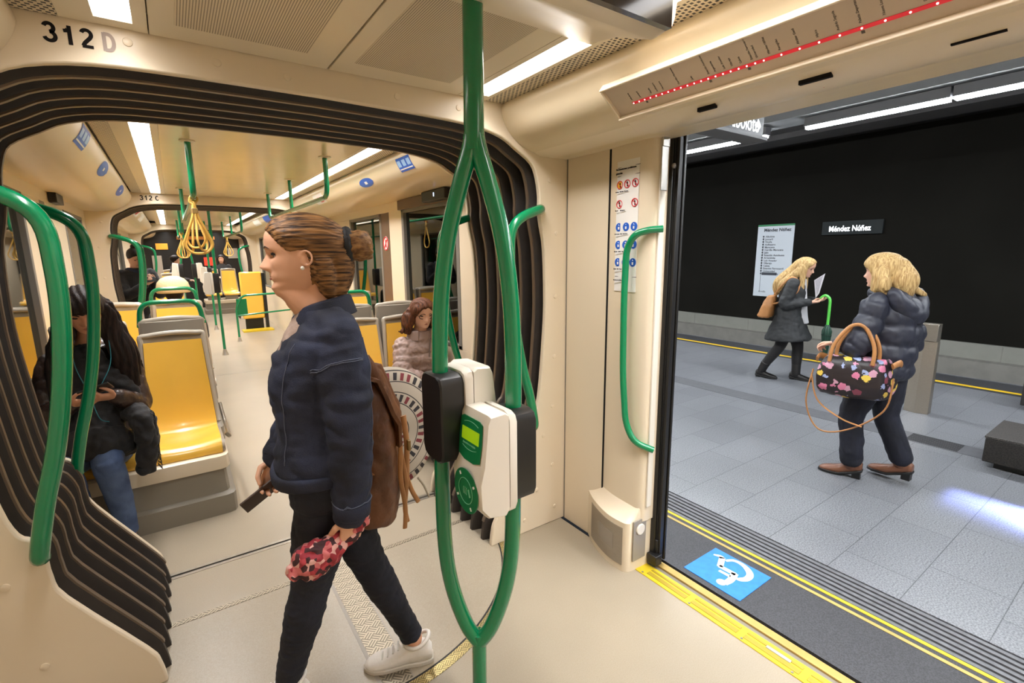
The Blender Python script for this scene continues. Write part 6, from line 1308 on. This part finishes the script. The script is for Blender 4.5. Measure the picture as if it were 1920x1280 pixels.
for i in (0, 1):
    mb = MB(); a = s['an'][i]; k = s['kn'][i]; limb(mb, [a.lerp(k, .55 if i == 0 else .22), a.lerp(k, .2), a-V((0, 0, .03))], [.058, .054, .052]); put(organic(mb, .007, 3), 'boot_shaft', m_bshoe, pw); shoe(a, s['ft'][i], .255, 0 if i == 0 else .0, m_bshoe, pw, 'black_boot', m_black, .02, .085)
mb = MB()
for sx in (-1, 1):
    cc = V((hsurf(.145, .5)+.05, sx*.15, .485)); mb.tube([Mp @ (cc+V((-.02*abs(math.cos(t)), .11*math.cos(t), .075*math.sin(t)))) for t in [2*pi*i/20 for i in range(20)]], .002, 6, closed=True).tube([Mp @ (cc+V((-.02, sx*.11, .02))), Mp @ V((0, sx*.345, .49))], .0018, 6)
mb.build('glasses', m_lash, pw, 180)
pr = thing('paper_sheets', 'folded white papers in the hands of the blonde woman on the platform', 'papers', at(.30, 1.17))
mb = MB(); P0, P1, P2 = at(.24, 1.06, .02), at(.205, 1.275, .03), at(.44, 1.215, -.02); mb.prism([(0, 0), (1, 0), (1, .55), (.15, .2)], P0, P1-P0, P2-P0, l*.006); mb.build('sheets', mat('paper_white', (222, 220, 226), .6, var=.03, vscale=30), pr, 30)
MB().prism([(.1, .08), (.95, .05), (.98, .45), (.2, .15)], P0-l*.0012+l*0, P1-P0, P2-P0, -l*.0006).build('print', mat('paper_print', (186, 184, 192), .6, var=.08, vscale=60), pr, 30)
um = thing('umbrella', 'closed dark green umbrella with a bright green crook held by the blonde woman', 'umbrella', at(.40, .6, -.02))
hx = at(.40, 0, -.02); MB().tube(spl([hx+V((0, 0, .72)), hx+V((0, 0, 1.0)), hx+V((0, 0, 1.07))-f*.012, hx+V((0, 0, 1.10))-f*.055, hx+V((0, 0, 1.07))-f*.095], 5), .016, 10, round_end=True).build('handle', mat('lime_green', (96, 206, 84), .35), um)
R = []
for z, r in ((.26, .008), (.34, .022), (.50, .036), (.62, .046), (.67, .050), (.71, .034), (.75, .018)): R.append([hx+V((r*(1+.18*math.cos(8*q+z*9))*math.cos(q), r*(1+.18*math.cos(8*q+z*9))*math.sin(q), z)) for q in [2*pi*j/40 for j in range(40)]])
MB().rings(R).build('canopy', mat('umbrella_green', (24, 62, 48), .5), um, 180); MB().tube([hx+V((0, 0, .20)), hx+V((0, 0, .27))], .005, 8).build('tip', m_steel, um); MB().tube([hx+V((.05*math.cos(q), .05*math.sin(q), .625)) for q in [2*pi*j/20 for j in range(20)]], .006, 6, closed=True).build('tie_strap', mat('umbrella_strap', (16, 44, 34), .6), um)
tb = thing('shoulder_bag', 'tan shoulder bag hanging behind the blonde woman in the parka', 'bag', at(-.22, .95, -.12))
mb = MB(); R = []
for z, a, b_ in ((.80, .07, .10), (.82, .085, .12), (.95, .075, .115), (1.06, .055, .09), (1.08, .04, .08)): R.append([at(-.245+(z-.94)*.25, z, -.10)+f*a*math.copysign(abs(math.cos(q))**.7, math.cos(q))+l*b_*math.copysign(abs(math.sin(q))**.7, math.sin(q)) for q in [2*pi*j/24 for j in range(24)]])
mb.rings(R); put(organic(mb, .008, 3, .006, 14), 'bag_body', m_tan, tb)
MB().tube(spl([at(-.20, 1.07, -.10), at(-.10, 1.22, -.16), at(.0, 1.315, -.15), at(.085, 1.25, -.165), at(.06, 1.12, -.185), at(-.12, 1.0, -.2), at(-.22, .98, -.16)], 6), .010, 8, flat=.5).build('strap', m_tan, tb)
# ------------------------------------------------------------------ woman walking along the platform
ww = person('blonde woman in a dark puffer jacket walking away on the platform', (4.0, 1.25, 0))
D = V((-.30, .954, 0)); A_ = V((.954, .30, 0)); ft = (D*.92+A_*.39).normalized(); lw = V((-ft.y, ft.x, 0)); o = V((4.02, 1.20, 0))
def at(s_, z, lat=0): return o+D*s_+lw*lat+V((0, 0, z))
Mk = head_mx(at(.085, 1.385), (ft*.75+D*.55)+V((0, 0, -.08)), (0, 0, 1), .228)
s = dict(M=Mk, neck=at(.05, 1.35), spine=[at(.02, .84), at(.005, 1.0), at(.0, 1.19), at(.045, 1.36)], lat0=lw, lat1=lw, sh=[at(.035, 1.285, .16), at(.01, 1.285, -.155)],
         el=[at(.09, 1.0, .215), at(-.04, 1.02, -.20)], wr=[at(.25, .985, .12), at(.06, .82, -.22)], hip=[at(.03, .86, .075), at(.01, .86, -.08)], kn=[at(.135, .47, .075), at(-.01, .47, -.06)], an=[at(.11, .125, .06), at(-.13, .17, -.06)], ft=[D*.98+A_*.1, D*.9+A_*.3])
body('body', ww, s, m_skin2, .007, 3, hands=(((D+lw*-.3+V((0, 0, -.1)), V((-.3, -.2, -1)), V((0, 0, 1))), dict(curl=(.6, .9, .6))), ((V((0, 0, -1))+D*.2, lw, D), dict(curl=(.4, .6, .5)))))
face_parts(Mk, ww)
hb = hair_cap(ww, Mk, m_bl, lambda a: hm([(0, .62), (30, .60), (48, .52), (62, .36), (80, .22), (105, .1), (180, .02)], a), .05, lambda a, z: .02*gs(a-150, 60))
for sx in (-1, 1):
    fall([Mk @ V((.06, sx*.35, .5)), Mk @ V((.08, sx*.39, .12)), Mk @ V((.10, sx*.37, -.15)), Mk @ V((.15, sx*.33, -.36))], [.03, .032, .026, .008], .7); fall([Mk @ V((-.1, sx*.38, .5)), Mk @ V((-.14, sx*.44, .1)), Mk @ V((-.18, sx*.42, -.12))], [.04, .05, .03], .8)
fall([Mk @ V((-.42, 0, .6)), Mk @ V((-.50, 0, .2)), Mk @ V((-.50, 0, -.08))], [.06, .09, .07], .8); fall([Mk @ V((-.4, -.2, .3)), Mk @ V((-.62, -.3, .0)), Mk @ V((-.95, -.42, -.25))], [.04, .035, .012], .6)
put(organic(hb, .007, 2, fn=lambda p: .0022*math.sin(150*(p.x+p.y)+4*noise.noise(p*6))), 'blonde_hair', m_bl, ww)
m_pf = mat('navy_puffer', (40, 42, 54), .5, var=.12, bump=.2, bscale=30)
mb = MB(); tab = [(-.14, .175, .145), (0, .185, .155), (.3, .175, .148), (.6, .178, .15), (.82, .175, .13), (.93, .135, .105), (1.05, .09, .09)]; T = []
for i in range(44):
    t = -.14+1.19*i/43; w = hm([(a, b) for a, b, _ in tab], t); d = hm([(a, c) for a, _, c in tab], t); q = abs(math.sin(pi*5*(t+.14)/1.19))**.55; T.append((t, w-.016+.02*q, d-.018+.024*q, -.005))
torso(mb, s['spine'], lw, lw, T, k=1)
for i in (0, 1):
    P = spl([s['sh'][i]+V((0, 0, .01)), s['sh'][i].lerp(s['el'][i], .5), s['el'][i], s['el'][i].lerp(s['wr'][i], .5), s['wr'][i].lerp(s['el'][i], .08)], 12); m_ = len(P)
    mb.tube(P, [hm([(0, .080), (.3, .084), (.55, .078), (.85, .066), (1, .048)], j/(m_-1))*(.88+.16*abs(math.sin(pi*6*j/(m_-1)))**.6) for j in range(m_)], 20, round_end=True)
pf_ = put(organic(mb, .007, 2, .010, 12), 'puffer_jacket', m_pf, ww)
mb = MB(); hc = at(-.055, 1.285, .02); limb(mb, [hc+lw*.15+V((0, 0, .06)), hc+lw*.12-ft*.03, hc-ft*.06-V((0, 0, .08)), hc-lw*.12-ft*.03, hc-lw*.15+V((0, 0, .06))], [.045, .06, .07, .06, .045]); mb.ell(hc-ft*.01-V((0, 0, .04)), (.085, .10, .09), None, 20, 12)
limb(mb, [at(.10, 1.35, .02)+lw*.06, at(.11, 1.355, 0), at(.10, 1.35, -.06)], [.035, .04, .035]); put(organic(mb, .007, 4, .006, 12), 'hood', m_pf, pf_)
mb = MB()
for i in (0, 1): limb(mb, [s['hip'][i], s['hip'][i].lerp(s['kn'][i], .5), s['kn'][i], s['kn'][i].lerp(s['an'][i], .4), s['an'][i].lerp(s['kn'][i], .05)], [.105, .10, .078, .075, .072])
torso(mb, s['spine'], lw, lw, [(-.1, .1, .1, 0), (0, .18, .15, 0), (.14, .175, .13, 0)]); put(organic(mb, .007, 4, .006, 12), 'dark_jeans', m_jeans, ww)
m_bb = mat('brown_boot', (112, 72, 52), .38, var=.1, bump=.1, bscale=40)
for i in (0, 1):
    a = s['an'][i]; mb = MB(); limb(mb, [a.lerp(s['kn'][i], .22), a, a-V((0, 0, .03))], [.055, .052, .05]); put(organic(mb, .007, 3), 'boot_shaft', m_bb, ww); shoe(a, s['ft'][i], .265, 0 if i == 0 else .03, m_bb, ww, 'brown_boot', m_black, .055, .088)
# flowered handbag on her forearm
m, N, L, b, tc, sp, mth, mix = nodes('flower_print', (40, 32, 34), .45)
vo = N.new('ShaderNodeTexVoronoi'); vo.inputs['Scale'].default_value = 17; L.new(tc.outputs['Object'], vo.inputs[0]); r_ = N.new('ShaderNodeValToRGB'); L.new(vo.outputs['Color'], r_.inputs[0]); r_.color_ramp.interpolation = 'CONSTANT'
for p, cc in ((0, (206, 120, 150)), (.34, (222, 190, 84)), (.5, (150, 160, 196)), (.66, (200, 150, 170)), (.82, (128, 60, 76))):
    e = r_.color_ramp.elements[0] if p == 0 else r_.color_ramp.elements.new(p); e.position = p; e.color = lin(cc)
n3 = N.new('ShaderNodeTexNoise'); n3.inputs['Scale'].default_value = 55; L.new(tc.outputs['Object'], n3.inputs[0])
inside = mth('LESS_THAN', mth('ADD', vo.outputs['Distance'], mth('MULTIPLY', mth('SUBTRACT', n3.outputs[0], .5), .5)), .44); L.new(mix(inside, (38, 30, 32), r_.outputs[0]), b.inputs['Base Color'])
hbg = thing('handbag', 'flowered handbag with tan handles on the forearm of the walking woman', 'handbag', at(.15, .70, .26))
hc = at(.075, .79, .22); R = []
for u, k in ((-1.0, .6), (-.97, .85), (-.9, .97), (-.5, 1.0), (0, 1.03), (.5, 1.0), (.9, .97), (.97, .85), (1.0, .6)):
    R.append([hc+D*(.195*u)*(1-.10*max(0, math.sin(q)))+lw*.115*k*math.copysign(abs(math.cos(q))**.75, math.cos(q))+V((0, 0, .145*k*math.copysign(abs(math.sin(q))**.75, math.sin(q))-.01*(1-u*u))) for q in [2*pi*j/28 for j in range(28)]])
mb = MB(); mb.rings(R); put(organic(mb, .007, 3, .006, 9), 'bag_body', m, hbg)
for s_, lb in ((-1, .10), (1, .02)):
    MB().tube(spl([hc+D*.12+lw*lb+V((0, 0, .10)), hc+D*.11+lw*(lb*.8)+V((0, 0, .22)), hc+D*.04+lw*(lb*.6)+V((0, 0, .345)), hc-D*.04+lw*(lb*.6)+V((0, 0, .345)), hc-D*.11+lw*(lb*.8)+V((0, 0, .22)), hc-D*.12+lw*lb+V((0, 0, .10))], 6), .012, 10).build('handle', m_tan, hbg)
for u in (-.21, .21): MB().tube(spl([hc+D*u+lw*.06+V((0, 0, .10)), hc+D*u*1.06+V((0, 0, .118)), hc+D*u-lw*.06+V((0, 0, .10))], 5), .022, 8, flat=.4).build('tan_trim', m_tan, hbg)
MB().tube(spl([hc-D*.22+lw*.05+V((0, 0, .02)), hc-D*.20+lw*.07-V((0, 0, .20)), hc-D*.02+lw*.08-V((0, 0, .37)), hc+D*.15+lw*.08-V((0, 0, .40)), hc+D*.25+lw*.06-V((0, 0, .22)), hc+D*.24+lw*.03+V((0, 0, .02))], 8), .011, 8, flat=.5).build('shoulder_strap', m_tan, hbg)
MB().tube(spl([hc+D*.22+V((0, 0, .0))+lw*.09, hc+D*.16+lw*.11-V((0, 0, .18)), hc+D*.02+lw*.10-V((0, 0, .29)), hc-D*.10+lw*.09-V((0, 0, .33))], 8), .008, 8, flat=.5).build('loose_strap', m_tan, hbg)
